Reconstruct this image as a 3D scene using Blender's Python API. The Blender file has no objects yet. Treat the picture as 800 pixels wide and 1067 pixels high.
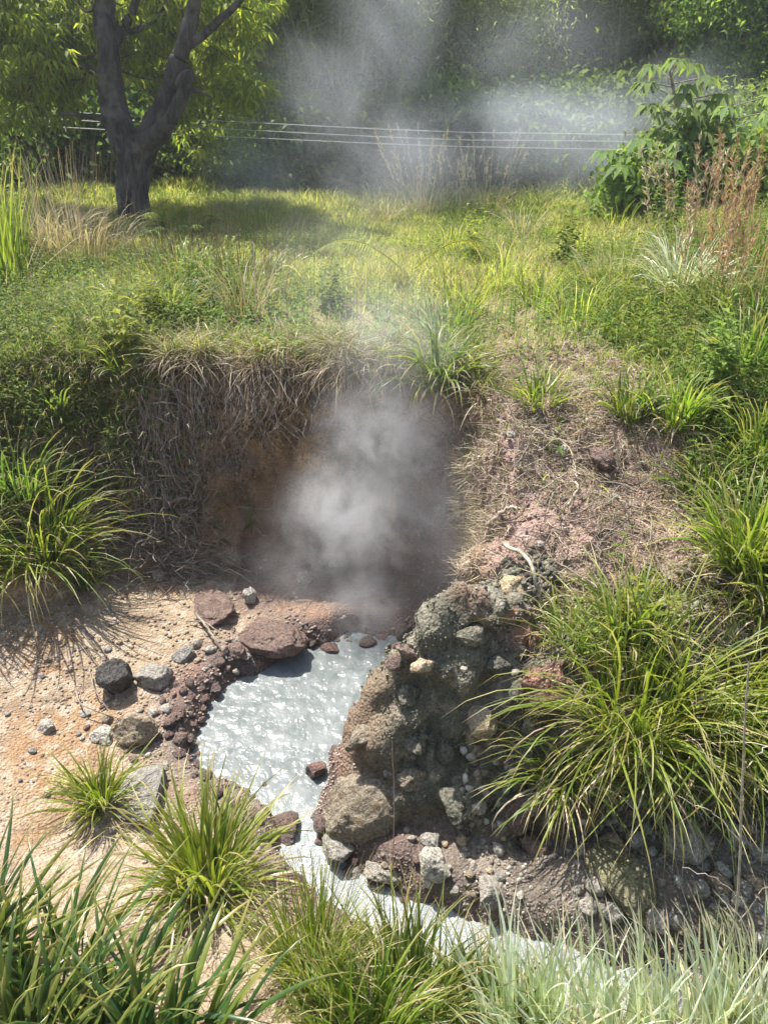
import bpy, math, random
import numpy as np
from mathutils import Vector, Matrix
from mathutils.bvhtree import BVHTree
PI = math.pi
rng = np.random.default_rng(7)
random.seed(7)
scene = bpy.context.scene
COL = scene.collection

# ------------------------------------------------------------------ camera
CAM_Z = 2.7
PITCH = math.radians(29.6)
FPX = 762.0
cd = bpy.data.cameras.new('camera')
cam = bpy.data.objects.new('camera', cd); COL.objects.link(cam)
cam.location = (0, 0, CAM_Z)
cam.rotation_euler = (math.radians(90) - PITCH, 0, 0)
cd.sensor_fit = 'VERTICAL'; cd.sensor_height = 24
cd.lens = 24 / 2 / math.tan(math.atan(533.5 / FPX))
cd.clip_start = 0.02; cd.clip_end = 1000
scene.camera = cam
SP, CP = math.sin(PITCH), math.cos(PITCH)

def ray(px, py):
    u = (px - 400) / FPX; v = (533.5 - py) / FPX
    return np.array([u, CP + v * SP, -SP + v * CP])
def on_z(px, py, z):
    d = ray(px, py); t = (z - CAM_Z) / d[2]
    return np.array([d[0] * t, d[1] * t])
def at_y(px, py, y):
    d = ray(px, py); t = y / d[1]
    return np.array([d[0] * t, y, CAM_Z + d[2] * t])

# ------------------------------------------------------------------ noise
def _h(ix, iy, iz, seed):
    h = (ix * 374761393 + iy * 668265263 + iz * 2147483647 % 4294967291 + iz * 1274126177 + seed * 974711) & 0xffffffff
    h = ((h ^ (h >> 13)) * 1274126177) & 0xffffffff
    h = ((h ^ (h >> 16)) * 2246822519) & 0xffffffff
    return ((h ^ (h >> 15)) & 0xffffff) / float(0xffffff)
def vnoise(x, y, z, seed=0):
    x, y, z = np.broadcast_arrays(np.asarray(x, float), np.asarray(y, float), np.asarray(z, float))
    fx, fy, fz = np.floor(x), np.floor(y), np.floor(z)
    ix, iy, iz = fx.astype(np.int64), fy.astype(np.int64), fz.astype(np.int64)
    tx, ty, tz = x - fx, y - fy, z - fz
    tx = tx * tx * (3 - 2 * tx); ty = ty * ty * (3 - 2 * ty); tz = tz * tz * (3 - 2 * tz)
    r = 0
    for a in (0, 1):
        wx = tx if a else 1 - tx
        for b in (0, 1):
            wy = ty if b else 1 - ty
            for c in (0, 1):
                wz = tz if c else 1 - tz
                r = r + wx * wy * wz * _h(ix + a, iy + b, iz + c, seed)
    return r * 2 - 1
def fbm(x, y, z=0.0, oct=4, seed=0, gain=.5):
    s = 0; a = 1.0; n = 0
    for o in range(oct):
        s = s + a * vnoise(np.asarray(x) * 2**o + 13.7 * o, np.asarray(y) * 2**o + 7.1 * o, np.asarray(z) * 2**o + 3.3 * o, seed + o)
        n += a; a *= gain
    return s / n
def worley(x, y, z, seed=0):
    """distance to nearest feature point, and that cell's random value"""
    x, y, z = np.broadcast_arrays(np.asarray(x, float), np.asarray(y, float), np.asarray(z, float))
    ix, iy, iz = [np.floor(q).astype(np.int64) for q in (x, y, z)]
    best = np.full(x.shape, 9.0); val = np.zeros(x.shape)
    for a in (-1, 0, 1):
        for b in (-1, 0, 1):
            for c in (-1, 0, 1):
                jx, jy, jz = ix + a, iy + b, iz + c
                px = jx + _h(jx, jy, jz, seed + 1); py = jy + _h(jx, jy, jz, seed + 2); pz = jz + _h(jx, jy, jz, seed + 3)
                d = np.sqrt((px - x)**2 + (py - y)**2 + (pz - z)**2)
                m = d < best
                val = np.where(m, _h(jx, jy, jz, seed + 4), val); best = np.where(m, d, best)
    return best, val
def sst(a, b, x):
    t = np.clip((x - a) / (b - a), 0, 1); return t * t * (3 - 2 * t)

# ------------------------------------------------------------------ land shape
def seg_dist(x, y, pts, closed=True, vals=None):
    n = len(pts); best = np.full(np.shape(x), 1e9); bv = np.zeros(np.shape(x))
    for i in range(n if closed else n - 1):
        ax, ay = pts[i]; bx, by = pts[(i + 1) % n]
        dx, dy = bx - ax, by - ay
        t = np.clip(((x - ax) * dx + (y - ay) * dy) / (dx * dx + dy * dy + 1e-12), 0, 1)
        d = np.hypot(x - ax - t * dx, y - ay - t * dy)
        m = d < best
        if vals is not None:
            bv = np.where(m, vals[i] * (1 - t) + vals[(i + 1) % n] * t, bv)
        best = np.where(m, d, best)
    return (best, bv) if vals is not None else best
def inside(x, y, pts):
    c = np.zeros(np.shape(x), bool); n = len(pts)
    for i in range(n):
        ax, ay = pts[i]; bx, by = pts[(i + 1) % n]
        m = (ay > y) != (by > y)
        xi = (bx - ax) * (y - ay) / ((by - ay) if abs(by - ay) > 1e-12 else 1e-12) + ax
        c ^= m & (x < xi)
    return c
def sdf(x, y, pts):
    d = seg_dist(x, y, pts); return np.where(inside(x, y, pts), -d, d)

POOL = [tuple(on_z(px, py, 0)) for px, py in [(240,712),(222,730),(210,760),(207,785),(222,802),(245,815),(275,832),(298,850),
        (296,885),(310,915),(345,960),(390,985),(440,1010),(520,1035)]] + [(0.9, 1.28), (2.0, 1.05), (6, .9), (6, 1.35), (2.0, 1.42)] + \
       [tuple(on_z(px, py, 0)) for px, py in [(640,1010),(560,985),(470,950),(405,930),(370,905),(335,880),(322,850),(330,822),(352,798),(372,752),(405,715),(432,696),(438,676),(408,661),(365,662),(328,676),(298,686),(268,702)]]
# foot of the banks (pixel on z=.12) with the width of the slope above it
FOOTP = [(-40,665,.95),(60,632,.95),(130,604,.75),(195,596,.62),(260,588,.40),(330,590,.30),(400,592,.28),(455,606,.24)]
FOOT = [(tuple(on_z(a, b, .12)), w) for a, b, w in FOOTP]
FOOT = [((-7.0, 2.7), 1.1)] + FOOT + [((.46, 3.5), .16), ((.46, 3.26), .18), ((.37, 3.04), .40), ((.15, 2.76), .60)]
FOOT += [(tuple(on_z(a, b, .05)), w) for a, b, w in [(384,765,.6),(345,800,.58),(350,838,.6),(415,868,.62),(470,880,.6),(540,905,.45),(600,895,.3),(640,872,.26),(720,850,.28),(800,846,.35)]]
FOOT += [((3.2, 2.0), .6), ((7, 1.9), .8), ((7, -8), 1), ((-7, -8), 1)]
FPTS = [f[0] for f in FOOT]; FW = [f[1] for f in FOOT]

def top_h(x, y):
    t = 1.33 + .012 * np.clip(y - 4.5, 0, 12)
    right = sst(.15, .75, x)
    slope = .48 * np.clip(3.55 - y, 0, 3)
    t = t - right * slope * (1 - .12 * sst(1.2, 2.6, x))
    t = t + .30 * sst(1.6, 3.4, x) * sst(2.6, 4.6, y) * (1 - sst(8, 11, y))
    t = t + .25 * sst(2.2, 4.2, -x) * sst(4.5, 6.5, y) * (1 - sst(9, 12, y))
    t = t + .05 * fbm(x * .9, y * .9, 0, 3, 11)
    t = t + np.clip(y - 17, 0, 22) * .2 * (1 + .25 * fbm(x * .05, y * .05, 0, 2, 5))
    return t
def floor_h(x, y):
    f = .11 + .10 * sst(.9, 2.2, -x) + .012 * fbm(x * 4, y * 4, 0, 3, 3)
    l = 1 - sst(-.35, .25, x)
    f = f + l * np.clip(1.9 - y, 0, 9) * .45 + (1 - l) * np.clip(1.33 - y, 0, 9) * .72
    f = f + .10 * sst(.4, 2.2, x) * sst(1.2, 1.7, y)
    return f
def land(x, y, parts=False):
    wob = .07 * fbm(x * 2.6, y * 2.6, 0, 3, 21) * (np.abs(x) < 6)
    d, w = seg_dist(x, y, FPTS, True, FW)
    d = np.where(inside(x, y, FPTS), -d, d) + wob
    k = np.clip(d / w, 0, 1)
    # steeper near the head of each slope
    S = k * k * (3 - 2 * k) * .55 + .45 * np.sin(k * PI / 2)
    F = floor_h(x, y); T = top_h(x, y)
    z = F + (T - F) * S
    p = sdf(x, y, POOL) + .035 * fbm(x * 6, y * 6, 0, 3, 31)
    dep = 1 - sst(-.06, .10, p)
    z = np.where(k < .2, z - dep * (F + .14) * (1 - sst(0, .2, k)), z)
    if parts: return z, d, k, p
    return z

def axis(lo, hi, step, mn, mx, grow=1.13):
    a = list(np.arange(lo, hi, step)); s = step
    while a[-1] < mx: s *= grow; s = min(s, 6); a.append(a[-1] + s)
    s = step; b = []; c = lo
    while c > mn: s *= grow; s = min(s, 6); c -= s; b.append(c)
    return np.array(b[::-1] + a)
gx = axis(-2.3, 2.3, .0115, -75, 75); gy = axis(1.0, 4.7, .0115, -30, 95, 1.06)
X, Y = np.meshgrid(gx, gy)
Z, D, K, P = land(X, Y, True)
# normals of the smooth land
dzx = np.gradient(Z, axis=1) / np.gradient(X, axis=1); dzy = np.gradient(Z, axis=0) / np.gradient(Y, axis=0)
nn = np.sqrt(dzx**2 + dzy**2 + 1)
NX, NY, NZ = -dzx / nn, -dzy / nn, 1 / nn
near = (np.abs(X) < 7) & (Y < 9) & (Y > -2)
bank = np.clip(np.sin(np.clip(K, 0, 1) * PI), 0, 1) ** .5
bank = np.where(K >= 1, .25 * (1 - sst(0, .6, D - .6)), bank)
ridge = (X > -.05) & (Y < 3.15); ridge_m = sst(-.1, .15, X) * (1 - sst(2.56, 2.78, Y)) * sst(0, .1, K) * (1 - sst(.46, .70, D)) * (1 - sst(1.5, 1.9, X))
slope_r = sst(.3, .6, X) * (1 - sst(1.9, 2.7, X)) * (1 - sst(4.2, 5.0, Y)) * (K > .02)
shore = np.exp(-np.clip(P, 0, 9) / .22) * (K < .1)
wall_m = bank * (1 - ridge_m)
def disp():
    x, y, z = X, Y, Z
    big = fbm(x * 3.2, y * 3.2, z * 3.2, 4, 41)
    mid = fbm(x * 9, y * 9, z * 9, 4, 51)
    wx, wy, wz = [.055 * fbm(x * 14 + q, y * 14 + q, z * 14, 3, 55 + q) for q in (0, 3, 6)]
    w1, c1 = worley((x + wx) * 8, (y + wy) * 8, (z + wz) * 8, 61)
    w2, c2 = worley((x + wy * .6) * 24, (y + wz * .6) * 24, (z + wx * .6) * 24, 71)
    clod = np.clip(.62 - w1, 0, 1) * (.3 + c1); clod2 = np.clip(.6 - w2, 0, 1) * (.2 + c2)
    strat = np.sin((z + .05 * mid + .1 * x) * 42) * .5 + .5
    bt = sst(.2, .42, x) * sst(2.8, 3.0, y)
    d = wall_m * (.17 * big + (1 - .75 * bt) * (.07 * mid + .07 * clod + .03 * clod2) + .010 * strat * (1 - bt) + bt * .035 * fbm(x * 16, y * 16, z * 2.2, 3, 43))
    d = d + ridge_m * (.11 * big + .085 * mid + .07 * clod + .04 * clod2 + .03 * np.abs(fbm(x * 20, y * 20, z * 20, 3, 47)))
    d = d + slope_r * (.03 * big + .02 * mid + .03 * clod + .018 * clod2)
    d = d + shore * (.02 * mid + .03 * clod + .02 * clod2)
    d = d + .006 * mid + .004 * clod2
    return np.where(near, d, 0), clod, clod2, big, mid
DI, CL, CL2, BG, MD = disp()
VX, VY, VZ = X + NX * DI, Y + NY * DI, Z + NZ * DI

# ground colours: what the ground itself is made of
def lerp(a, b, t): return a + (b - a) * t[..., None]
def c3(*v): return np.array(v, float)
colr = np.zeros(X.shape + (3,)) + c3(.30, .215, .15)
n1 = fbm(X * 2.1, Y * 2.1, Z * 2, 4, 81) * .5 + .5; n2 = fbm(X * 7, Y * 7, Z * 7, 4, 91) * .5 + .5; n3 = fbm(X * 26, Y * 26, Z * 26, 3, 95) * .5 + .5
sand = lerp(np.zeros(X.shape + (3,)) + c3(.325, .25, .165), c3(.24, .18, .12), sst(.45, .62, n2))
sand = lerp(sand, c3(.30, .175, .085), sst(.47, .55, n1 * .6 + n2 * .25 + n3 * .15) * .75 * sst(.9, 1.5, -X))
sand = lerp(sand, c3(.41, .34, .26), sst(.5, .66, n3) * .8)
sand = lerp(sand, c3(.24, .165, .125), sst(.0, .8, X) * .7)
colr = sand
wet = 1 - sst(.02, .16, P + .05 * (n2 - .5))
mudc = lerp(np.zeros(X.shape + (3,)) + c3(.14, .10, .085), c3(.20, .115, .09), sst(.48, .6, n2))
mudc = lerp(mudc, c3(.20, .16, .13), sst(.5, .66, n1))
colr = lerp(colr, mudc, np.clip(1 - sst(.10, .34, P + .12 * (n2 - .5)), 0, 1) * (K < .25))
colr = lerp(colr, lerp(np.zeros(X.shape + (3,)) + c3(.16, .135, .11), c3(.24, .20, .165), sst(.4, .6, n2)), sst(.05, .35, X) * (1 - sst(2.1, 2.3, Y)))
pit = sst(3.25, 3.45, Y) * (np.abs(X) < .9) * (K < .3)
colr = lerp(colr, lerp(np.zeros(X.shape + (3,)) + c3(.24, .17, .125), c3(.33, .21, .14), sst(.5, .62, n2)), pit)
wallc = lerp(np.zeros(X.shape + (3,)) + c3(.22, .155, .10), c3(.42, .28, .12), sst(.47, .60, n1 * .55 + n2 * .45))
wallc = lerp(wallc, c3(.075, .055, .042), sst(.52, .66, n2) * .8)
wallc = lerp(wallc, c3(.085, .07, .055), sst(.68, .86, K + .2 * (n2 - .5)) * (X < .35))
butt = sst(.0, .28, X) * sst(2.9, 3.15, Y)
wallc = lerp(wallc, lerp(np.zeros(X.shape + (3,)) + c3(.40, .31, .23), c3(.31, .27, .24), sst(.45, .6, n2)), butt)
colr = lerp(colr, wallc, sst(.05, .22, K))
upc = lerp(np.zeros(X.shape + (3,)) + c3(.16, .12, .07), c3(.24, .20, .11), sst(.4, .6, n2))
colr = lerp(colr, upc, sst(.9, 1.0, K) * (1 - slope_r))
rc = lerp(np.zeros(X.shape + (3,)) + c3(.33, .225, .185), c3(.22, .15, .125), sst(.45, .62, n2))
rc = lerp(rc, c3(.40, .31, .26), sst(.6, .8, n3) * .6)
colr = lerp(colr, rc, slope_r * sst(.3, .8, K))
ridc = lerp(np.zeros(X.shape + (3,)) + c3(.15, .145, .105), c3(.075, .085, .06), sst(.44, .58, n1 * .4 + n2 * .6))
ridc = lerp(ridc, c3(.30, .27, .21), sst(.56, .72, n3))
ridc = lerp(ridc, c3(.27, .145, .10), sst(.5, .62, n2) * sst(.55, .85, K))
ridc = lerp(ridc, c3(.24, .15, .07), sst(.5, .6, n1) * (1 - sst(1.9, 2.15, Y)))
colr = lerp(colr, ridc, ridge_m)
colr = np.where((Y > 14)[..., None] , c3(.05, .08, .025), colr)
wetv = np.clip(wet + .5 * pit * 1.0, 0, 1)

def quads_mesh(name, co, faces, mat, attrs=None, colors=None, smooth=True):
    me = bpy.data.meshes.new(name)
    co = np.ascontiguousarray(co, dtype=np.float32).reshape(-1, 3); faces = np.ascontiguousarray(faces, dtype=np.int32)
    nf, k = faces.shape
    me.vertices.add(len(co)); me.vertices.foreach_set('co', co.ravel())
    me.loops.add(nf * k); me.loops.foreach_set('vertex_index', faces.ravel())
    me.polygons.add(nf); me.polygons.foreach_set('loop_start', np.arange(0, nf * k, k, dtype=np.int32))
    if smooth: me.polygons.foreach_set('use_smooth', np.ones(nf, bool))
    me.update(calc_edges=True)
    for an, av in (attrs or {}).items():
        a = me.attributes.new(an, 'FLOAT', 'POINT'); a.data.foreach_set('value', np.ascontiguousarray(av, np.float32).ravel())
    if colors is not None:
        a = me.attributes.new('tone', 'FLOAT_COLOR', 'POINT')
        c = np.ones((len(co), 4), np.float32); c[:, :3] = colors.reshape(-1, 3); a.data.foreach_set('color', c.ravel())
    if mat: me.materials.append(mat)
    return me
def obj(name, me, parent=None, **props):
    o = bpy.data.objects.new(name, me); COL.objects.link(o)
    if parent: o.parent = parent
    for k, v in props.items(): o[k] = v
    return o
def tag(o, label, cat, group=None, kind=None):
    o['label'] = label; o['category'] = cat
    if group: o['group'] = group
    if kind: o['kind'] = kind
    return o
def empty(name, loc, label=None, cat=None, group=None):
    o = bpy.data.objects.new(name, None); COL.objects.link(o); o.location = loc; o.empty_display_size = .1
    if label: tag(o, label, cat, group)
    return o

# ------------------------------------------------------------------ materials
class NT:
    def __init__(s, name, world=False):
        s.m = bpy.data.materials.new(name); s.m.use_nodes = True; s.t = s.m.node_tree; s.t.nodes.clear()
        s.out = s.n('ShaderNodeOutputMaterial')
    def n(s, typ, **kw):
        nd = s.t.nodes.new(typ)
        for k, v in kw.items():
            if hasattr(nd, k) and k not in ('inputs',): setattr(nd, k, v)
        return nd
    def l(s, a, b): s.t.links.new(a, b)
    def sett(s, sock, v):
        if hasattr(v, 'node'): s.l(v, sock)
        else: sock.default_value = v
    def math(s, op, a, b=0.0, c=0.0, clamp=False):
        nd = s.n('ShaderNodeMath', operation=op, use_clamp=clamp)
        s.sett(nd.inputs[0], a); s.sett(nd.inputs[1], b); s.sett(nd.inputs[2], c); return nd.outputs[0]
    def vmath(s, op, a, b=(0, 0, 0)):
        nd = s.n('ShaderNodeVectorMath', operation=op); s.sett(nd.inputs[0], a); s.sett(nd.inputs[1], b)
        return nd.outputs['Value'] if op in ('LENGTH', 'DISTANCE', 'DOT_PRODUCT') else nd.outputs[0]
    def noise(s, vec, scale, detail=4, rough=.55, dist=0):
        nd = s.n('ShaderNodeTexNoise'); s.l(vec, nd.inputs['Vector'])
        nd.inputs['Scale'].default_value = scale; nd.inputs['Detail'].default_value = detail
        nd.inputs['Roughness'].default_value = rough; nd.inputs['Distortion'].default_value = dist
        return nd.outputs[0]
    def ramp(s, fac, stops):
        nd = s.n('ShaderNodeValToRGB'); s.l(fac, nd.inputs[0]); e = nd.color_ramp.elements
        while len(e) > 2: e.remove(e[-1])
        for i, (p, c) in enumerate(stops):
            q = e[i] if i < 2 else e.new(p)
            q.position = p; q.color = tuple(c) + (1,) if len(c) == 3 else c
        return nd.outputs[0]
    def mix(s, f, a, b, mode='MIX'):
        nd = s.n('ShaderNodeMix', data_type='RGBA', blend_type=mode)
        s.sett(nd.inputs[0], f)
        for k, v in ((6, a), (7, b)):
            s.sett(nd.inputs[k], v if hasattr(v, 'node') else tuple(v) + (1,))
        return nd.outputs[2]
    def attr(s, name, out='Fac'):
        nd = s.n('ShaderNodeAttribute', attribute_name=name); return nd.outputs[out]
    def bump(s, h, strength, dist=.01):
        nd = s.n('ShaderNodeBump'); s.l(h, nd.inputs['Height']); nd.inputs['Strength'].default_value = strength; nd.inputs['Distance'].default_value = dist
        return nd.outputs[0]
    def maprange(s, v, a, b, c=0, d=1):
        nd = s.n('ShaderNodeMapRange', interpolation_type='SMOOTHSTEP'); s.l(v, nd.inputs[0])
        for i, q in enumerate((a, b, c, d)): s.sett(nd.inputs[i + 1], q)
        return nd.outputs[0]

def mat_ground():
    m = NT('ground_soil'); b = m.n('ShaderNodeBsdfPrincipled')
    geo = m.n('ShaderNodeNewGeometry').outputs['Position']
    c = m.attr('tone', 'Color')
    f = m.noise(geo, 60, 5, .65); g = m.noise(geo, 210, 3, .6); h = m.noise(geo, 14, 4)
    c = m.mix(.8, c, m.ramp(f, [(.3, (.55, .52, .5)), (.7, (1.35, 1.33, 1.3))]), 'MULTIPLY')
    c = m.mix(.6, c, m.ramp(g, [(.35, (.7, .7, .7)), (.68, (1.3, 1.3, 1.3))]), 'MULTIPLY')
    w = m.attr('wet')
    c = m.mix(m.math('MULTIPLY', w, .45), c, (.06, .035, .03))
    m.l(c, b.inputs['Base Color'])
    m.l(m.math('SUBTRACT', .95, m.math('MULTIPLY', w, .6)), b.inputs['Roughness'])
    hh = m.math('ADD', m.math('MULTIPLY', f, .6), m.math('MULTIPLY', g, .25))
    vo = m.n('ShaderNodeTexVoronoi'); m.l(geo, vo.inputs['Vector']); vo.inputs['Scale'].default_value = 75
    hh = m.math('SUBTRACT', hh, m.math('MULTIPLY', vo.outputs['Distance'], .5))
    m.l(m.bump(hh, 1.0, .022), b.inputs['Normal'])
    m.l(b.outputs[0], m.out.inputs[0]); return m.m
def mat_rock(name, cols, rough=.85, spec=.3, scale=1.0, patch=None):
    m = NT(name); b = m.n('ShaderNodeBsdfPrincipled')
    tc = m.n('ShaderNodeTexCoord').outputs['Object']; ri = m.n('ShaderNodeObjectInfo').outputs['Random']
    geo = m.n('ShaderNodeNewGeometry').outputs['Position']
    n1 = m.noise(geo, 16 * scale, 5, .6); n2 = m.noise(geo, 75 * scale, 4, .65); n3 = m.noise(geo, 260 * scale, 2)
    c = m.ramp(m.math('ADD', m.math('MULTIPLY', n1, .55), m.math('MULTIPLY', ri, .45)), [(.25 + .5 * i / (len(cols) - 1), q) for i, q in enumerate(cols)])
    c = m.mix(.9, c, m.ramp(n2, [(.32, (.38, .36, .35)), (.5, (.95, .95, .95)), (.68, (1.55, 1.53, 1.48))]), 'MULTIPLY')
    c = m.mix(.5, c, m.ramp(n3, [(.35, (.7, .7, .7)), (.65, (1.25, 1.25, 1.25))]), 'MULTIPLY')
    if patch: c = m.mix(m.maprange(n1, .52, .64), c, patch)
    m.l(c, b.inputs['Base Color']); b.inputs['Roughness'].default_value = rough; b.inputs['Specular IOR Level'].default_value = spec
    h = m.math('ADD', m.math('MULTIPLY', n2, .7), m.math('MULTIPLY', n3, .25))
    h = m.math('ADD', h, m.math('MULTIPLY', n1, 1.2))
    m.l(m.bump(h, 1.0, .028), b.inputs['Normal']); m.l(b.outputs[0], m.out.inputs[0]); return m.m
def mat_leaf(name, cols, tip=None, trans=.4, rough=.5, spec=.35, tipstart=.75, base=None):
    """blade / leaf: colour picked per blade (attribute rnd), dry tip by attribute along"""
    m = NT(name); b = m.n('ShaderNodeBsdfPrincipled'); t = m.n('ShaderNodeBsdfTranslucent'); mx = m.n('ShaderNodeMixShader')
    r = m.attr('rnd'); c = m.ramp(r, [(i / (len(cols) - 1), q) for i, q in enumerate(cols)])
    oi = m.n('ShaderNodeObjectInfo').outputs['Random']
    hs = m.n('ShaderNodeHueSaturation'); m.l(c, hs.inputs['Color'])
    m.l(m.math('ADD', .88, m.math('MULTIPLY', oi, .24)), hs.inputs['Value'])
    m.l(m.math('ADD', .487, m.math('MULTIPLY', oi, .026)), hs.inputs['Hue']); c = hs.outputs[0]
    al = m.attr('along')
    if tip: c = m.mix(m.maprange(m.math('ADD', al, m.math('MULTIPLY', r, .25)), tipstart, 1.15), c, tip)
    if base: c = m.mix(m.maprange(al, .22, 0), c, base)
    geo = m.n('ShaderNodeNewGeometry').outputs['Position']
    c = m.mix(.5, c, m.ramp(m.noise(geo, 30, 3), [(.3, (.7, .72, .7)), (.7, (1.25, 1.22, 1.2))]), 'MULTIPLY')
    m.l(c, b.inputs['Base Color']); b.inputs['Roughness'].default_value = rough; b.inputs['Specular IOR Level'].default_value = spec
    c2 = m.mix(1, c, (1.25, 1.25, .7), 'MULTIPLY'); m.l(c2, t.inputs[0])
    mx.inputs[0].default_value = trans
    m.l(b.outputs[0], mx.inputs[1]); m.l(t.outputs[0], mx.inputs[2]); m.l(mx.outputs[0], m.out.inputs[0]); return m.m
def mat_bark(name, c1, c2, c3_, scale=1, bd=.03):
    m = NT(name); b = m.n('ShaderNodeBsdfPrincipled'); geo = m.n('ShaderNodeTexCoord').outputs['Object']
    mp = m.n('ShaderNodeMapping'); m.l(geo, mp.inputs[0]); mp.inputs['Scale'].default_value = (1, 1, .25)
    n = m.noise(mp.outputs[0], 13 * scale, 8, .72, 1.0); n2 = m.noise(geo, 5 * scale, 4)
    c = m.mix(m.maprange(n, .35, .65), c1, c2); c = m.mix(m.maprange(n2, .5, .66), c, c3_)
    m.l(c, b.inputs['Base Color']); b.inputs['Roughness'].default_value = .9
    m.l(m.bump(n, 1, bd), b.inputs['Normal']); m.l(b.outputs[0], m.out.inputs[0]); return m.m
def mat_plain(name, c1, c2, scale=20, rough=.8, spec=.3, bd=.003):
    m = NT(name); b = m.n('ShaderNodeBsdfPrincipled'); geo = m.n('ShaderNodeNewGeometry').outputs['Position']
    n = m.noise(geo, scale, 4); m.l(m.mix(m.maprange(n, .35, .65), c1, c2), b.inputs['Base Color'])
    b.inputs['Roughness'].default_value = rough; b.inputs['Specular IOR Level'].default_value = spec
    m.l(m.bump(m.noise(geo, scale * 4, 3), .6, bd), b.inputs['Normal'])
    m.l(b.outputs[0], m.out.inputs[0]); return m.m

M = {}
M['ground'] = mat_ground()
M['pale'] = mat_rock('pale_stone', [(.36, .33, .28), (.46, .43, .37), (.30, .265, .215)])
M['tan'] = mat_rock('tan_stone', [(.33, .25, .165), (.40, .32, .22), (.23, .19, .14)])
M['grey'] = mat_rock('grey_stone', [(.21, .20, .18), (.29, .27, .24), (.34, .30, .25)])
M['red'] = mat_rock('wet_red_stone', [(.15, .075, .062), (.12, .09, .08), (.20, .115, .09)], .35, .5)
M['brown'] = mat_rock('brown_stone', [(.22, .15, .12), (.15, .10, .08), (.29, .21, .17)], .5, .4)
M['black'] = mat_rock('black_stone', [(.045, .045, .042), (.075, .07, .065), (.10, .095, .085)], .6)
M['moss'] = mat_rock('mossy_stone', [(.20, .185, .11), (.27, .25, .15), (.19, .15, .10)], .8, .3, 1, (.12, .13, .045))
M['yellow'] = mat_rock('yellow_stone', [(.42, .32, .14), (.38, .30, .18), (.46, .38, .26)])
M['crust'] = mat_rock('grey_green_crust', [(.10, .10, .08), (.17, .16, .12), (.23, .20, .15)], .9)
M['boulder'] = mat_rock('boulder_stone', [(.19, .15, .11), (.26, .22, .16), (.15, .13, .10)], .75, .35, 1, (.17, .12, .075))
# grasses
M['g_bright'] = mat_leaf('bright_grass', [(.09, .16, .022), (.15, .235, .028), (.235, .315, .04), (.34, .36, .09)], (.40, .33, .15), .5, .42, .5)
M['g_mid'] = mat_leaf('green_grass', [(.055, .115, .022), (.10, .18, .028), (.17, .25, .04), (.26, .28, .08)], (.36, .29, .13), .46, .42, .5)
M['g_strap'] = mat_leaf('strap_leaf', [(.035, .075, .02), (.055, .11, .025), (.095, .16, .03), (.17, .20, .04)], (.25, .22, .06), .3, .32, .6)
M['g_pale'] = mat_leaf('pale_blue_grass', [(.38, .47, .35), (.54, .62, .50), (.68, .73, .62), (.36, .44, .18)], (.6, .55, .4), .35, .35, .6, .85)
M['g_dry'] = mat_leaf('dry_grass', [(.28, .22, .14), (.42, .35, .23), (.54, .47, .34), (.36, .27, .18)], None, .25, .7, .2)
M['g_dark'] = mat_leaf('dark_dead_grass', [(.09, .065, .045), (.15, .11, .08), (.20, .15, .11), (.12, .08, .05)], None, .15, .8, .2)
M['g_field'] = mat_leaf('field_grass', [(.17, .24, .045), (.27, .33, .06), (.38, .42, .09), (.48, .46, .20)], (.52, .46, .24), .58, .55, .2, .8)
M['g_red'] = mat_leaf('red_brown_grass', [(.26, .14, .09), (.36, .21, .15), (.42, .30, .22), (.22, .16, .08)], None, .35, .7, .2)
M['weed'] = mat_leaf('weed_leaf', [(.06, .115, .022), (.10, .17, .03), (.16, .22, .035), (.20, .26, .05)], None, .5, .6, .15)
M['l_lime'] = mat_leaf('lime_leaf', [(.14, .20, .035), (.24, .30, .045), (.36, .38, .06), (.09, .14, .03)], None, .62, .55, .2)
M['l_mid'] = mat_leaf('mid_green_leaf', [(.11, .18, .035), (.17, .25, .05), (.26, .34, .065), (.08, .13, .03)], None, .48, .6, .2)
M['l_dark'] = mat_leaf('dark_green_leaf', [(.075, .125, .03), (.11, .17, .04), (.155, .22, .05), (.055, .095, .025)], None, .5, .6, .2)
M['l_bamboo'] = mat_leaf('bamboo_leaf', [(.17, .23, .08), (.26, .32, .11), (.36, .41, .15), (.13, .18, .06)], None, .5, .6, .2)
M['l_broad'] = mat_leaf('broad_lobed_leaf', [(.10, .17, .06), (.15, .23, .08), (.21, .29, .10), (.18, .27, .06)], None, .5, .65, .15)
M['bark'] = mat_bark('tree_bark', (.014, .012, .01), (.12, .10, .085), (.17, .155, .13), .8, .16)
M['twig'] = mat_plain('grey_twig', (.16, .13, .10), (.28, .24, .19))
M['root'] = mat_plain('thin_root', (.15, .115, .085), (.30, .25, .20), 30)
M['paleroot'] = mat_plain('pale_root', (.24, .20, .145), (.42, .37, .29), 45, .8)
M['culm'] = mat_plain('bamboo_culm', (.18, .19, .09), (.36, .37, .21), 3, .5)
M['wire'] = mat_plain('cable', (.35, .35, .34), (.42, .42, .41), 3, .5)

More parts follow.
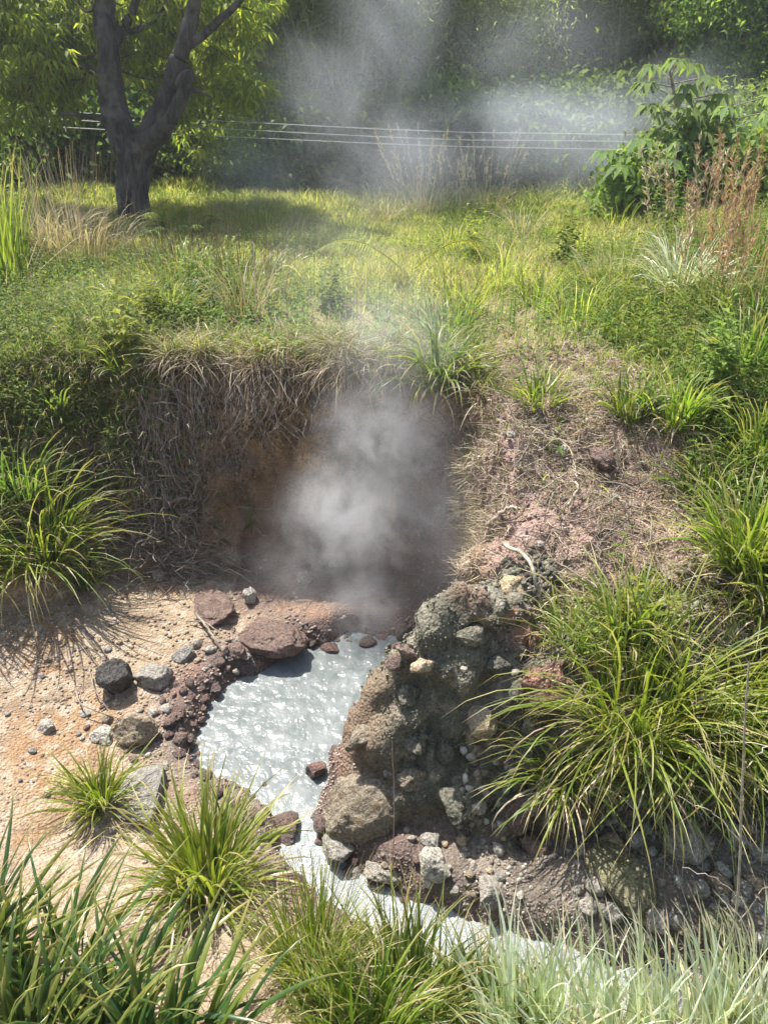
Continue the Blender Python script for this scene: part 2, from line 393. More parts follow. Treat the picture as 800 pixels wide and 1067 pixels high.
# ------------------------------------------------------------------ terrain mesh
ny, nx = X.shape
idx = np.arange(nx * ny).reshape(ny, nx)
F = np.stack([idx[:-1, :-1], idx[:-1, 1:], idx[1:, 1:], idx[1:, :-1]], -1).reshape(-1, 4)
co = np.stack([VX, VY, VZ], -1).reshape(-1, 3)
me = quads_mesh('ground', co, F, M['ground'], {'wet': wetv}, colr)
obj('ground', me, kind='structure')
sub = (np.abs(X) < 8) & (Y > .2) & (Y < 16)
fm = sub.reshape(-1)[F].all(1)
BV = BVHTree.FromPolygons([tuple(v) for v in co.tolist()], F[fm].tolist())
def hit(px, py):
    d = ray(px, py); d = d / np.linalg.norm(d)
    loc, n, i, dist = BV.ray_cast(Vector((0, 0, CAM_Z)), Vector(d))
    return (np.array(loc), np.array(n)) if loc is not None else (None, None)
def drop(x, y):
    loc, n, i, dist = BV.ray_cast(Vector((x, y, 30)), Vector((0, 0, -1)))
    return float(loc[2]) if loc is not None else float(land(np.array([x]), np.array([y]))[0])

# scatter points on the land: choose vertices by weight
CA = (np.gradient(X, axis=1) * np.gradient(Y, axis=0) * nn)
def scatter(weight, n, seed):
    r = np.random.default_rng(seed)
    w = (weight * CA).ravel(); w = np.clip(w, 0, None); w = w / w.sum()
    i = r.choice(len(w), n, p=w)
    gxx = np.gradient(X, axis=1).ravel()[i]; gyy = np.gradient(Y, axis=0).ravel()[i]
    jx = (r.random(n) - .5) * gxx; jy = (r.random(n) - .5) * gyy
    p = co[i].copy(); p[:, 0] += jx; p[:, 1] += jy; p[:, 2] += jx * dzx.ravel()[i] + jy * dzy.ravel()[i]
    nrm = np.stack([NX.ravel()[i], NY.ravel()[i], NZ.ravel()[i]], -1)
    return p, nrm
# in-view mask in plan (with margin)
t_ = Y * CP + (CAM_Z - Z) * SP
VIS = (np.abs(X) < t_ * .60 + 1.5) & (Y > .7)

# ------------------------------------------------------------------ blades
def blades(P, az, tilt, L, W, droop, segs=6, fold=.0, bend=None, twist=None, seed=0, prof='blade', kink=1.6):
    n = len(P); r = np.random.default_rng(seed)
    az = np.broadcast_to(az, n).astype(float); tilt = np.broadcast_to(tilt, n); L = np.broadcast_to(L, n); W = np.broadcast_to(W, n); droop = np.broadcast_to(droop, n)
    bend = r.normal(0, .35, n) if bend is None else np.broadcast_to(bend, n)
    twist = r.normal(0, .8, n) if twist is None else np.broadcast_to(twist, n)
    pos = P.astype(float).copy(); rings = []
    for k in range(segs + 1):
        s = k / segs
        th = tilt + droop * s ** kink; a = az + bend * s
        h = np.stack([np.cos(a), np.sin(a), 0 * a], -1); tdir = h * np.sin(th)[:, None] + np.array([0, 0, 1.]) * np.cos(th)[:, None]
        side = np.stack([-np.sin(a), np.cos(a), 0 * a], -1); up = np.cross(side, tdir)
        tw = twist * s; sd = side * np.cos(tw)[:, None] + up * np.sin(tw)[:, None]; upp = np.cross(sd, tdir)
        if prof == 'blade': w = W * min(1, .55 + 2.2 * s) * (1 - s ** 2.2) ** .8 if s < 1 else W * .03
        elif prof == 'thread': w = W * (1 - .6 * s)
        else: w = W * (math.sin(PI * min(1, s * .92 + .08)) ** .6) + W * .02
        w = np.broadcast_to(w, n)
        if fold: rings += [pos - sd * w[:, None] * .5, pos - upp * (w * fold)[:, None], pos + sd * w[:, None] * .5]
        else: rings += [pos - sd * w[:, None] * .5, pos + sd * w[:, None] * .5]
        pos = pos + tdir * (L / segs)[:, None]
    q = 3 if fold else 2
    V = np.stack(rings, 1)                       # n, (segs+1)*q, 3
    m = V.shape[1]; f = []
    for k in range(segs):
        for j in range(q - 1):
            a = k * q + j; f.append([a, a + 1, a + q + 1, a + q])
    f = np.array(f)[None] + (np.arange(n) * m)[:, None, None]
    rnd = np.repeat(r.random(n), m); al = np.tile(np.repeat(np.linspace(0, 1, segs + 1), q), n)
    return V.reshape(-1, 3), f.reshape(-1, 4), rnd, al
def join(lst):
    off = 0; A, B, C_, D_ = [], [], [], []
    for v, f, r, a in lst:
        A.append(v); B.append(f + off); C_.append(r); D_.append(a); off += len(v)
    return np.concatenate(A), np.concatenate(B), np.concatenate(C_), np.concatenate(D_)
def bmesh_of(name, data, mat):
    v, f, r, a = data; return quads_mesh(name, v, f, mat, {'rnd': r, 'along': a})
def tubes(PT, R, sides=5, seed=0):
    """PT n,k,3 ; R n,k"""
    n, k, _ = PT.shape; r = np.random.default_rng(seed)
    T = np.gradient(PT, axis=1); T /= np.linalg.norm(T, axis=2, keepdims=True) + 1e-9
    ref = np.array([.31, .17, .93]); ref = np.where(np.abs((T * ref).sum(-1, keepdims=True)) > .93, np.array([1., .1, 0]), ref)
    U = np.cross(T, ref); U /= np.linalg.norm(U, axis=2, keepdims=True) + 1e-9; Wv = np.cross(T, U)
    a = np.arange(sides) / sides * 2 * PI
    V = PT[:, :, None] + R[:, :, None, None] * (U[:, :, None] * np.cos(a)[None, None, :, None] + Wv[:, :, None] * np.sin(a)[None, None, :, None])
    f = []
    for i in range(k - 1):
        for j in range(sides):
            f.append([i * sides + j, i * sides + (j + 1) % sides, (i + 1) * sides + (j + 1) % sides, (i + 1) * sides + j])
    m = k * sides; f = np.array(f)[None] + (np.arange(n) * m)[:, None, None]
    return V.reshape(-1, 3), f.reshape(-1, 4), np.repeat(r.random(n), m), np.tile(np.repeat(np.linspace(0, 1, k), sides), n)
def leaves(C, Dv, Nv, L, W, seed=0, segs=2, curl=.25):
    """leaf with a folded midrib: C base, Dv direction, Nv normal; two quads across, pointed"""
    n = len(C); r = np.random.default_rng(seed)
    Dv = Dv / (np.linalg.norm(Dv, axis=1, keepdims=True) + 1e-9)
    S = np.cross(Dv, Nv); S /= np.linalg.norm(S, axis=1, keepdims=True) + 1e-9; N2 = np.cross(S, Dv)
    L = np.broadcast_to(L, n)[:, None]; W = np.broadcast_to(W, n)[:, None]
    b = C; m = C + Dv * L * .45 + N2 * L * curl * .1; t = C + Dv * L - N2 * L * curl
    l = C + Dv * L * .42 - S * W * .5 + N2 * W * .22; rr = C + Dv * L * .42 + S * W * .5 + N2 * W * .22
    V = np.stack([b, l, t, rr, m], 1)
    f = np.array([[0, 4, 2, 1], [0, 3, 2, 4]])[None] + (np.arange(n) * 5)[:, None, None]
    return V.reshape(-1, 3), f.reshape(-1, 4), np.repeat(r.random(n), 5), np.tile([0, .5, 1, .5, .5], n)

def tussock_data(n, L, W, spread, droop, seed, base_r=.06, segs=7, fold=.18, tmin=.05, tmax=1.0, lean=(0, 0), Lvar=.35):
    r = np.random.default_rng(seed)
    az = r.random(n) * 2 * PI; rr = base_r * np.sqrt(r.random(n))
    P = np.stack([np.cos(az) * rr, np.sin(az) * rr, -.03 + 0 * az], -1)
    az2 = az + r.normal(0, .5, n); tilt = tmin + (tmax - tmin) * r.random(n) ** 1.1 * spread
    if lean != (0, 0):
        hx = np.cos(az2) * np.sin(tilt) + lean[0]; hy = np.sin(az2) * np.sin(tilt) + lean[1]
        az2 = np.arctan2(hy, hx); tilt = np.arctan2(np.hypot(hx, hy), np.cos(tilt))
    Ls = L * (1 - Lvar + 2 * Lvar * r.random(n)); Ws = W * (.7 + .6 * r.random(n)); dr = droop * (.45 + .9 * r.random(n))
    q = r.random(n) < .28
    a = blades(P[~q], az2[~q], tilt[~q], Ls[~q], Ws[~q], dr[~q], segs, fold, None, None, seed)
    b = blades(P[q], az2[q] + r.normal(0, .6, q.sum()), tilt[q] * .7, Ls[q], Ws[q] * .9, dr[q] + .9, segs + 2, fold, None, None, seed + 1, 'blade', 4.5)
    return join([a, b])
def make_tussock(loc, label, mat, n=200, L=.6, W=.012, spread=.8, droop=1.5, seed=1, dry=.15, name='grass_tussock', cat='grass clump', group=None, drymat='g_dry', **kw):
    e = empty(name, tuple(loc), label, cat, group)
    obj('blades', bmesh_of('blades', tussock_data(n, L, W, spread, droop, seed, **kw), M[mat]), e)
    if dry:
        kw2 = dict(kw); kw2['tmin'] = .5; kw2['tmax'] = 1.5
        obj('dry_blades', bmesh_of('dry_blades', tussock_data(max(8, int(n * dry)), L * .75, W * .8, 1, droop * 1.3, seed + 500, **kw2), M[drymat]), e)
    return e

# ------------------------------------------------------------------ rocks
import bmesh
_ico = {}
def ico(sub):
    if sub not in _ico:
        bm = bmesh.new(); bmesh.ops.create_icosphere(bm, subdivisions=sub, radius=1)
        bm.verts.ensure_lookup_table()
        _ico[sub] = (np.array([v.co[:] for v in bm.verts]), np.array([[v.index for v in f.verts] for f in bm.faces])); bm.free()
    v, f = _ico[sub]; return v.copy(), f
def rock_mesh(seed, mat, scale=(1, 1, 1), sub=4, facets=9, rough=.12, cut=(.55, .9)):
    r = np.random.default_rng(seed); v, f = ico(sub)
    for _ in range(facets):
        nrm = r.normal(size=3); nrm /= np.linalg.norm(nrm); c = r.uniform(*cut)
        d = v @ nrm; v = v - np.clip(d - c, 0, None)[:, None] * nrm * .93
    o = r.random(3) * 50
    nl = np.linalg.norm(v, axis=1, keepdims=True); dirn = v / nl
    a = fbm(v[:, 0] * 1.3 + o[0], v[:, 1] * 1.3 + o[1], v[:, 2] * 1.3 + o[2], 5, seed % 97, .55)
    b = fbm(v[:, 0] * 5 + o[0], v[:, 1] * 5 + o[1], v[:, 2] * 5 + o[2], 3, seed % 89)
    v = v + dirn * (rough * 1.4 * a + rough * .35 * b)[:, None]
    v = v * np.array(scale)
    me = quads_mesh('stone', v, f, mat); return me
STONES = {}
def stone_proto(kind, k):
    key = (kind, k)
    if key not in STONES:
        r = np.random.default_rng(1000 + k * 17 + len(kind))
        sc = (1, r.uniform(.7, .95), r.uniform(.5, .8))
        STONES[key] = rock_mesh(200 + k * 7, M[kind], sc, 3, 7 if k % 2 else 4, .13)
    return STONES[key]
def put_stone(me, px, py, w_px, name='stone', label=None, group=None, sink=.25, rot=None, zs=1.0, xyz=None, cat='stone', jitter=0, elong=1.0):
    if xyz is None:
        p, n = hit(px, py + w_px * .15)
        if p is None: return None
    else: p = np.array(xyz)
    depth = p[1] * CP + (CAM_Z - p[2]) * SP
    rad = w_px / FPX * depth / 2
    o = obj(name, me)
    o.scale = (rad * elong, rad, rad * zs)
    hz = rad * .62 * zs
    o.location = (p[0], p[1], max(p[2], -.02) + hz - 2 * hz * sink)
    r = random.Random(int(px * 13 + py * 7))
    o.rotation_euler = rot if rot else (r.uniform(-.35, .35), r.uniform(-.35, .35), r.uniform(0, 6.28))
    tag(o, label, cat, group); return o
# ------------------------------------------------------------------ named stones (pixel of centre, width in pixels)
BIG = [
 # px, py, w, mat, seed, zs, elong, sink, label
 (122,710,44,'black',11,1.25,.85,.15,'jagged blackish rock standing upright at the left edge of the sand'),
 (143,764,44,'tan',12,1.1,1.0,.2,'rounded tan boulder below the blackish rock on the pool shore'),
 (160,703,42,'grey',13,.9,1.0,.3,'grey rock directly right of the blackish rock'),
 (190,682,26,'grey',14,.7,1.1,.3,'flat greenish grey stone above the red shore rubble'),
 (108,764,26,'pale',15,.8,1.1,.2,'small pale angular stone left of the tan boulder'),
 (51,756,20,'pale',16,.8,1.1,.25,'pale stone alone on the orange stained sand'),
 (261,622,22,'pale',17,1.2,.9,.15,'pale rounded stone standing on the flat ledge behind the pool'),
 (165,600,15,'pale',18,1.1,.9,.2,'small whitish stone at the foot of the left bank'),
 (284,658,60,'brown',19,.62,1.35,.3,'large sloping brown wet rock at the back left pool edge'),
 (218,622,62,'brown',20,.38,1.3,.4,'flat brown rock slab behind the pool ledge'),
 (317,606,17,'pale',21,1.7,.8,.1,'pale pear shaped stone upright in the steam at the wall foot'),
 (247,676,24,'brown',22,.8,1.0,.25,'brown stone beside the dry stick above the pool'),
 (182,747,24,'brown',23,.8,1.2,.2,'dull brown cobble right of the tan boulder at top'),
 (188,769,20,'brown',24,.9,1.0,.2,'round brown cobble at the pool edge right of the tan boulder'),
 (150,815,74,'grey',25,.42,1.25,.35,'broad grey rock slab between the two small green tussocks'),
 (72,812,46,'yellow',26,.5,1.4,.35,'yellowish sandy slab beside the small left tussock'),
 (300,868,42,'red',27,.8,1.0,.3,'reddish brown rock at the left side of the foaming outflow'),
 (330,820,30,'red',28,1.0,.9,.2,'dark red stone touching the big boulder on its pool side'),
 (352,872,50,'grey',29,.5,1.3,.3,'flat wet grey slab lying in the outflow below the boulder'),
 (364,921,15,'red',30,.9,1.0,.15,'small round red stone alone in the white foam'),
 (425,678,24,'brown',32,.7,1.2,.2,'pinkish stone at the back right corner of the pool'),
 (453,898,42,'pale',33,1.0,.9,.15,'whitish block of stone below the boulder among rubble'),
 (449,874,24,'grey',34,.8,1.0,.2,'grey stone just above the whitish block'),
 (498,840,20,'pale',35,.9,1.0,.2,'small pale stone lodged high on the slope left of the hanging blades'),
 (510,925,40,'grey',36,.6,1.2,.3,'wide pale grey stone partly behind the foreground blades'),
 (712,878,54,'pale',37,.85,1.1,.15,'knobbly pale stone in the shade under the large tussock'),
 (762,872,30,'pale',38,.9,1.0,.2,'small pale stone to the right of the knobbly one'),
 (652,915,88,'moss',39,.55,1.25,.35,'large flat mossy rock under the overhanging bank'),
 (748,962,44,'moss',40,.9,1.05,.2,'rounded yellow green mossy stone among the right rubble'),
 (740,1003,34,'pale',41,.8,1.1,.2,'grey white stone below the mossy rounded one'),
 (722,926,32,'grey',42,1.1,.8,.2,'egg shaped dark grey stone in the right rubble'),
 (748,918,30,'tan',43,.9,1.0,.2,'tan stone right of the egg shaped grey one'),
 (772,924,24,'grey',44,.8,1.1,.2,'grey stone near the dry stem on the right'),
 (700,958,20,'grey',45,.9,1.0,.2,'small grey stone left of the mossy rounded one'),
 (627,478,36,'brown',46,.8,1.1,.2,'chunky brown clod with shadowed underside on the right slope'),
 (459,531,20,'pale',47,.9,1.0,.1,'single light stone stuck in the pit wall in the steam'),
 (348,587,12,'pale',48,.8,1.0,.2,'tiny pale stone on the pit wall foot'),
 (555,880,34,'brown',49,.9,1.0,.25,'orange brown stone under the lower tussock'),
 (398,905,36,'grey',50,.6,1.2,.3,'grey slab at the waterline right of the foam'),
 (585,470,16,'pale',51,.9,1.0,.2,'small light stone near the top of the right slope'),
]
for px, py, w, mt, sd, zs, el, sk, lab in BIG:
    put_stone(rock_mesh(sd * 31, M[mt], (1, .85, .85), 5, 8 + sd % 5, .2, (.5, .85)), px, py, w, 'stone' if w < 30 else 'rock', lab, None, sk, None, zs, None, 'stone' if w < 30 else 'rock', 0, el)
# the boulder at the foot of the outcrop
bp, _ = hit(388, 838)
b = obj('boulder', rock_mesh(4242, M['boulder'], (.205, .17, .185), 6, 5, .13, (.78, .95)))
b.location = (bp[0] - .02, bp[1] + .04, .10); b.rotation_euler = (.1, -.15, .4)
tag(b, 'big rounded grey brown boulder at the foot of the outcrop beside the pool', 'boulder')
# pieces of harder rock set in the outcrop
OUT = [(535,607,46,'yellow','pale yellowish rock capping the top of the outcrop'),(432,768,30,'crust','light knob of rock in the middle of the outcrop face'),
       (425,722,30,'crust','grey knob on the pool side edge of the outcrop'),(462,775,34,'crust','jutting grey block right of the middle knob'),
       (505,745,44,'tan','flat light patch of rock in the right part of the outcrop'),(470,830,40,'crust','crusty grey green block above the rubble at the outcrop foot'),
       (440,690,26,'yellow','yellowish flat stone on the upper pool edge of the outcrop'),(490,660,36,'crust','dark crusty lump high on the outcrop'),
       (430,805,34,'boulder','brown rock right of the big boulder'),(375,765,34,'boulder','grey brown rock above the big boulder at the pool edge'),
       (520,690,34,'crust','dark lump on the outcrop near the large tussock'),(545,840,46,'brown','rusty brown lump under the lower tussock blades')]
for k, (px, py, w, mt, lab) in enumerate(OUT):
    put_stone(rock_mesh(900 + k * 13, M[mt], (1, .8, .75), 5, 10, .2), px, py, w, 'rock', lab, None, .42, None, 1.0, None, 'rock', 0, 1.15)
# small stones in loose groups
def cluster(poly, n, wr, kinds, label, group, seed, sink=.34, name='stone'):
    r = np.random.default_rng(seed); xs = [p[0] for p in poly]; ys = [p[1] for p in poly]; placed = 0; tries = 0; P_ = []
    while placed < n and tries < n * 40:
        tries += 1
        px, py = r.uniform(min(xs), max(xs)), r.uniform(min(ys), max(ys))
        if not inside(np.array([px]), np.array([py]), poly)[0]: continue
        w = wr[0] + (wr[1] - wr[0]) * r.random() ** 1.8
        if any(math.hypot(px - a, py - b_) < (w + c) * .42 for a, b_, c in P_): continue
        P_.append((px, py, w)); kd = kinds[r.integers(len(kinds))]
        if put_stone(stone_proto(kd, int(r.integers(6))), px, py, w, name, label, group, sink): placed += 1
cluster([(168,715),(230,700),(222,730),(205,760),(208,795),(190,790),(165,740)], 28, (9,20), ['red','red','brown'], 'wet dark red cobble packed along the left pool edge', 'red cobbles on the left pool edge', 1)
cluster([(185,780),(215,800),(290,840),(300,870),(270,860),(200,810)], 16, (9,20), ['red','brown'], 'wet reddish cobble on the lower left pool edge by the tussock', 'red cobbles on the lower pool edge', 2)
cluster([(95,725),(135,735),(180,735),(190,800),(110,790),(80,770)], 28, (6,16), ['grey','brown','tan','pale'], 'small cobble piled round the tan boulder', 'cobbles round the tan boulder', 3)
cluster([(205,660),(260,665),(255,700),(225,705),(195,690)], 18, (6,15), ['pale','tan','brown','grey'], 'small cobble in the pile beside the dry stick', 'cobbles beside the dry stick', 4)
cluster([(5,650),(120,610),(200,620),(185,680),(90,740),(60,840),(5,850)], 30, (5,13), ['pale','tan','tan','grey'], 'little loose stone scattered on the sand', 'stones scattered on the sand', 5, .3)
cluster([(600,880),(690,855),(798,850),(798,1050),(720,1040),(660,980),(600,950)], 62, (12,34), ['grey','tan','pale','pale','grey'], 'small stone in the rubble bed below the right bank', 'rubble below the right bank', 6, .2)
cluster([(400,860),(520,860),(550,940),(470,930),(395,900)], 28, (7,19), ['grey','pale','brown','tan'], 'small stone in the rubble at the outcrop foot', 'rubble at the outcrop foot', 7, .2)
cluster([(300,672),(420,655),(440,670),(415,690),(330,690),(300,697)], 14, (10,26), ['red','red','brown'], 'wet rust red cobble at the back edge of the pool', 'rust red cobbles behind the pool', 8)
cluster([(400,700),(430,690),(560,640),(560,800),(440,850),(370,780)], 12, (8,18), ['crust','pale','grey','crust'], 'small stone stuck in the outcrop face', 'stones stuck in the outcrop', 9, .35)
cluster([(370,545),(500,540),(500,620),(380,640)], 8, (7,15), ['brown','tan','grey'], 'small stone on the pit floor behind the steam', 'stones on the pit floor', 10)
cluster([(520,430),(700,470),(700,600),(560,600)], 11, (6,13), ['brown','tan','pale'], 'small clod lying on the dry right slope', 'clods on the right slope', 11)
cluster([(130,820),(60,870),(130,950),(280,1060),(240,960),(160,880)], 9, (7,16), ['tan','pale','grey'], 'small stone on the dusty ground between the front tussocks', 'stones between the front tussocks', 12)

cluster([(318,862),(345,905),(400,945),(430,960),(420,925),(370,895),(335,855)], 9, (12,26), ['red','brown','grey'], 'wet stone standing in the foaming outflow', 'wet stones in the outflow', 14, .2)
# gravel: beyond counting
def gravel():
    w = (K < .15) * (P > .03) * VIS * near * (.4 + .8 * (1 - .8 * sst(3.05, 3.3, Y)) * (np.exp(-np.clip(P, 0, 9) / .25)) + 1.6 * sst(.2, .6, X)) + .5 * slope_r * VIS * sst(.2, .4, K) * (1 - ridge_m)
    w = w * (fbm(X * 3, Y * 3, 0, 2, 77) > -.25)
    w = w * (1 - .85 * ridge_m) * (1 - .8 * sst(3.2, 3.4, Y) * (K < .3)); n = 16000; p, nr = scatter(w, n, 5); r = np.random.default_rng(5)
    v, f = ico(1); s = .0025 + .0105 * r.random(n) ** 3
    rad = 1 + .28 * (r.random((n, len(v))) - .5); sc = np.stack([.8 + .5 * r.random(n), .8 + .5 * r.random(n), .5 + .4 * r.random(n)], -1)
    vv = v[None] * rad[..., None] * sc[:, None] * s[:, None, None]
    a = r.random(n) * 6.28; c, sn = np.cos(a)[:, None], np.sin(a)[:, None]
    x = vv[..., 0] * c - vv[..., 1] * sn; y = vv[..., 0] * sn + vv[..., 1] * c
    V = np.stack([x, y, vv[..., 2]], -1) + (p + nr * s[:, None] * .3)[:, None]
    ff = f[None] + (np.arange(n) * len(v))[:, None, None]
    m = NT('gravel_mix'); b_ = m.n('ShaderNodeBsdfPrincipled'); rc_ = m.attr('rnd')
    c = m.ramp(rc_, [(0, (.13, .09, .07)), (.4, (.21, .155, .115)), (.8, (.28, .22, .17)), (1, (.38, .33, .27))])
    m.l(c, b_.inputs['Base Color']); b_.inputs['Roughness'].default_value = .85; m.l(b_.outputs[0], m.out.inputs[0])
    me = quads_mesh('gravel', V.reshape(-1, 3), ff.reshape(-1, 3), m.m, {'rnd': np.repeat(r.random(n), len(v))}, smooth=False)
    obj('gravel', me, kind='stuff', label='fine loose gravel strewn over the sand and slopes', category='gravel')
gravel()
def crumbs(name, w, n, seed, cols, smax, label):
    p, nr = scatter(w, n, seed); r = np.random.default_rng(seed); v, f = ico(1); s = .003 + smax * r.random(n) ** 4
    rad = 1 + .95 * (r.random((n, len(v))) - .5); vv = v[None] * rad[..., None] * (.6 + .6 * r.random((n, 1, 3))) * s[:, None, None]
    V = vv + (p + nr * s[:, None] * .1)[:, None]; ff = f[None] + (np.arange(n) * len(v))[:, None, None]
    m = NT(name + '_soil'); b_ = m.n('ShaderNodeBsdfPrincipled'); m.l(m.ramp(m.attr('rnd'), cols), b_.inputs['Base Color']); b_.inputs['Roughness'].default_value = .95; b_.inputs['Specular IOR Level'].default_value = .1
    geo = m.n('ShaderNodeNewGeometry').outputs['Position']; m.l(m.bump(m.noise(geo, 200, 3), 1, .006), b_.inputs['Normal']); m.l(b_.outputs[0], m.out.inputs[0])
    obj(name, quads_mesh(name, V.reshape(-1, 3), ff.reshape(-1, 3), m.m, {'rnd': np.repeat(r.random(n), len(v))}, smooth=False), kind='stuff', label=label, category='soil')
crumbs('outcrop_crumbs', ridge_m ** 2 * (.15 + (fbm(X * 6, Y * 6, Z * 6, 3, 911) > -.12)) * VIS, 17000, 912, [(0, (.085, .09, .068)), (.5, (.15, .145, .11)), (.85, (.20, .185, .14)), (1, (.30, .27, .21))], .014, 'crumbly grey green soil caked over the outcrop')
crumbs('slope_crumbs', slope_r * VIS * (1 - ridge_m) * (.1 + (fbm(X * 5, Y * 5, Z * 5, 3, 913) > .0)) * (Y < 4.4), 9000, 914, [(0, (.17, .115, .09)), (.5, (.26, .185, .15)), (1, (.36, .28, .23))], .014, 'crumbly pinkish soil on the dry right slope')
crumbs('rubble_gravel', (X > .3) * (Y < 2.15) * (K < .35) * (P > .0) * VIS, 3200, 918, [(0, (.13, .105, .085)), (.4, (.26, .225, .185)), (.8, (.36, .33, .28)), (1, (.48, .45, .40))], .026, 'angular stone chips filling the rubble bed at the lower right')
crumbs('wall_crumbs', wall_m * (K > .05) * (K < .72) * (Y > 2.9) * (1 - sst(.1, .3, X)) * (np.abs(X) < 2) * (.1 + (fbm(X * 5, Y * 5, Z * 5, 3, 915) > .0)), 11000, 916, [(0, (.10, .075, .05)), (.5, (.20, .145, .09)), (1, (.32, .23, .12))], .016, 'crumbly brown earth on the pit wall')

# ------------------------------------------------------------------ water
def water():
    gx_ = np.arange(-1.15, 5.0, .009); gy_ = np.arange(.75, 3.55, .009); x, y = np.meshgrid(gx_, gy_)
    s = sdf(x, y, POOL); keep = s < .16
    foam = sst(2.15, 1.85, y) if False else 1 - sst(1.95, 2.25, y)
    src = np.exp(-(((x + .15) / .35)**2 + ((y - 3.0) / .35)**2))
    z = .004 * fbm(x * 14, y * 14, 0, 4, 301) + .002 * fbm(x * 40, y * 40, 0, 2, 303) * (1 + src)
    w, c = worley(x * 30, y * 30, 0, 305); z = z + foam * .010 * np.clip(.6 - w, 0, 1) * c
    z = z - .006
    i = np.arange(x.size).reshape(x.shape); f = np.stack([i[:-1, :-1], i[:-1, 1:], i[1:, 1:], i[1:, :-1]], -1).reshape(-1, 4)
    k = keep.ravel()[f].all(1); f = f[k]
    used = np.unique(f); mp = np.zeros(x.size, int); mp[used] = np.arange(len(used))
    m = NT('milky_water'); b_ = m.n('ShaderNodeBsdfPrincipled'); geo = m.n('ShaderNodeNewGeometry').outputs['Position']
    n = m.noise(geo, 9, 4, .6, .8); n2 = m.noise(geo, 120, 3, .6); fo = m.attr('foam')
    col = m.mix(m.maprange(n, .35, .7), (.115, .132, .13), (.175, .19, .188))
    vo = m.n('ShaderNodeTexVoronoi'); m.l(geo, vo.inputs['Vector']); vo.inputs['Scale'].default_value = 95
    bub = m.maprange(vo.outputs['Distance'], .45, .15)
    spk = m.maprange(m.math('ADD', m.math('MULTIPLY', m.noise(geo, 45, 3, .7), .7), m.math('MULTIPLY', m.noise(geo, 6, 2), .3)), .55, .66)
    col = m.mix(m.math('MULTIPLY', m.math('MAXIMUM', m.math('MULTIPLY', spk, .35), fo), bub), col, (.48, .49, .48))
    col = m.mix(m.math('MULTIPLY', fo, .5), col, (.30, .32, .32))
    m.l(col, b_.inputs['Base Color']); b_.inputs['Roughness'].default_value = .26; b_.inputs['IOR'].default_value = 1.33
    h = m.math('ADD', m.math('MULTIPLY', m.noise(geo, 17, 3, .55, .2), 1.3), m.math('MULTIPLY', bub, m.math('MULTIPLY', fo, .4)))
    m.l(m.bump(h, 1.0, .0085), b_.inputs['Normal']); m.l(b_.outputs[0], m.out.inputs[0])
    co_ = np.stack([x, y, z], -1).reshape(-1, 3)[used]
    me = quads_mesh('pool_water', co_, mp[f], m.m, {'foam': foam.ravel()[used]})
    obj('pool_water', me, kind='structure')
water()

# ------------------------------------------------------------------ tussocks
def T(px, py, label, mat, **kw):
    p, n = hit(px, py)
    if p is None: p = np.array([*on_z(px, py, .3), .3])
    return make_tussock(p, label, mat, **kw)
T(40,585,'large arching bright green tussock on the left bank foot','g_bright',n=380,L=.58,W=.011,Lvar=.5,spread=.95,droop=1.9,seed=11,base_r=.16)
T(-35,600,'green tussock cut by the left frame edge above the sand','g_mid',n=220,L=.55,W=.012,spread=.9,droop=1.8,seed=12,base_r=.12)
T(88,605,'smaller dark based tussock right of the large left one','g_mid',n=120,L=.32,W=.010,spread=.9,droop=1.7,seed=13,base_r=.08)
T(20,515,'tussock higher on the left bank behind the large one','g_mid',n=140,L=.38,W=.011,spread=.9,droop=1.5,seed=14,base_r=.12)
T(457,398,'pale drooping tussock hanging over the pit lip','g_mid',n=150,L=.42,W=.014,spread=.9,droop=2.1,seed=15,base_r=.08,lean=(0,-.25))
T(462,352,'dark green tussock just behind the pit lip','g_mid',n=200,L=.30,W=.010,spread=.7,droop=1.1,seed=16,base_r=.16)
T(725,760,'largest tussock, its long blades spilling down the right bank','g_bright',n=760,L=.64,W=.0098,Lvar=.5,spread=1.0,droop=1.7,seed=17,base_r=.2)
T(655,755,'long bladed tussock on the left side of the largest one','g_bright',n=320,L=.58,W=.009,Lvar=.5,spread=1.0,droop=1.9,seed=18,base_r=.14)
T(800,760,'tussock at the right frame edge beside the largest one','g_bright',n=330,L=.62,W=.010,spread=.9,droop=1.9,seed=19,base_r=.16)
T(775,815,'dark lower tussock hanging over the right rubble','g_mid',n=170,L=.38,W=.010,spread=1.0,droop=2.2,seed=20,base_r=.12)
T(590,805,'lower tussock with brown dead blades hanging over the bank','g_bright',n=200,L=.38,W=.0085,spread=1.0,droop=2.0,seed=21,base_r=.1,dry=.7)
T(680,800,'dark tussock hanging under the largest one','g_mid',n=170,L=.38,W=.009,spread=1.0,droop=2.3,seed=22,base_r=.12,dry=.4)
T(105,838,'small bright tussock beside the grey slab on the sand','g_bright',n=150,L=.29,W=.009,spread=.85,droop=1.4,seed=23,base_r=.04)
T(218,925,'medium bright tussock at the lower left pool shore','g_bright',n=280,L=.40,W=.011,spread=.85,droop=1.3,seed=24,base_r=.09)
T(325,1015,'fine stemmed pale green tussock left of the foaming outflow','g_bright',n=360,L=.34,W=.0045,spread=.45,droop=.7,seed=25,base_r=.09,fold=.0,dry=.3)
T(425,1060,'dark stiff tussock at the centre bottom','g_mid',n=230,L=.36,W=.009,spread=.6,droop=.9,seed=26,base_r=.12)
T(500,1075,'green tussock right of the stiff central one','g_mid',n=200,L=.28,W=.008,spread=.6,droop=1.2,seed=27,base_r=.12,dry=.4)
T(375,1090,'leafy tussock at the bottom edge under the fine stemmed one','g_bright',n=200,L=.3,W=.009,spread=.7,droop=1.3,seed=28,base_r=.1)
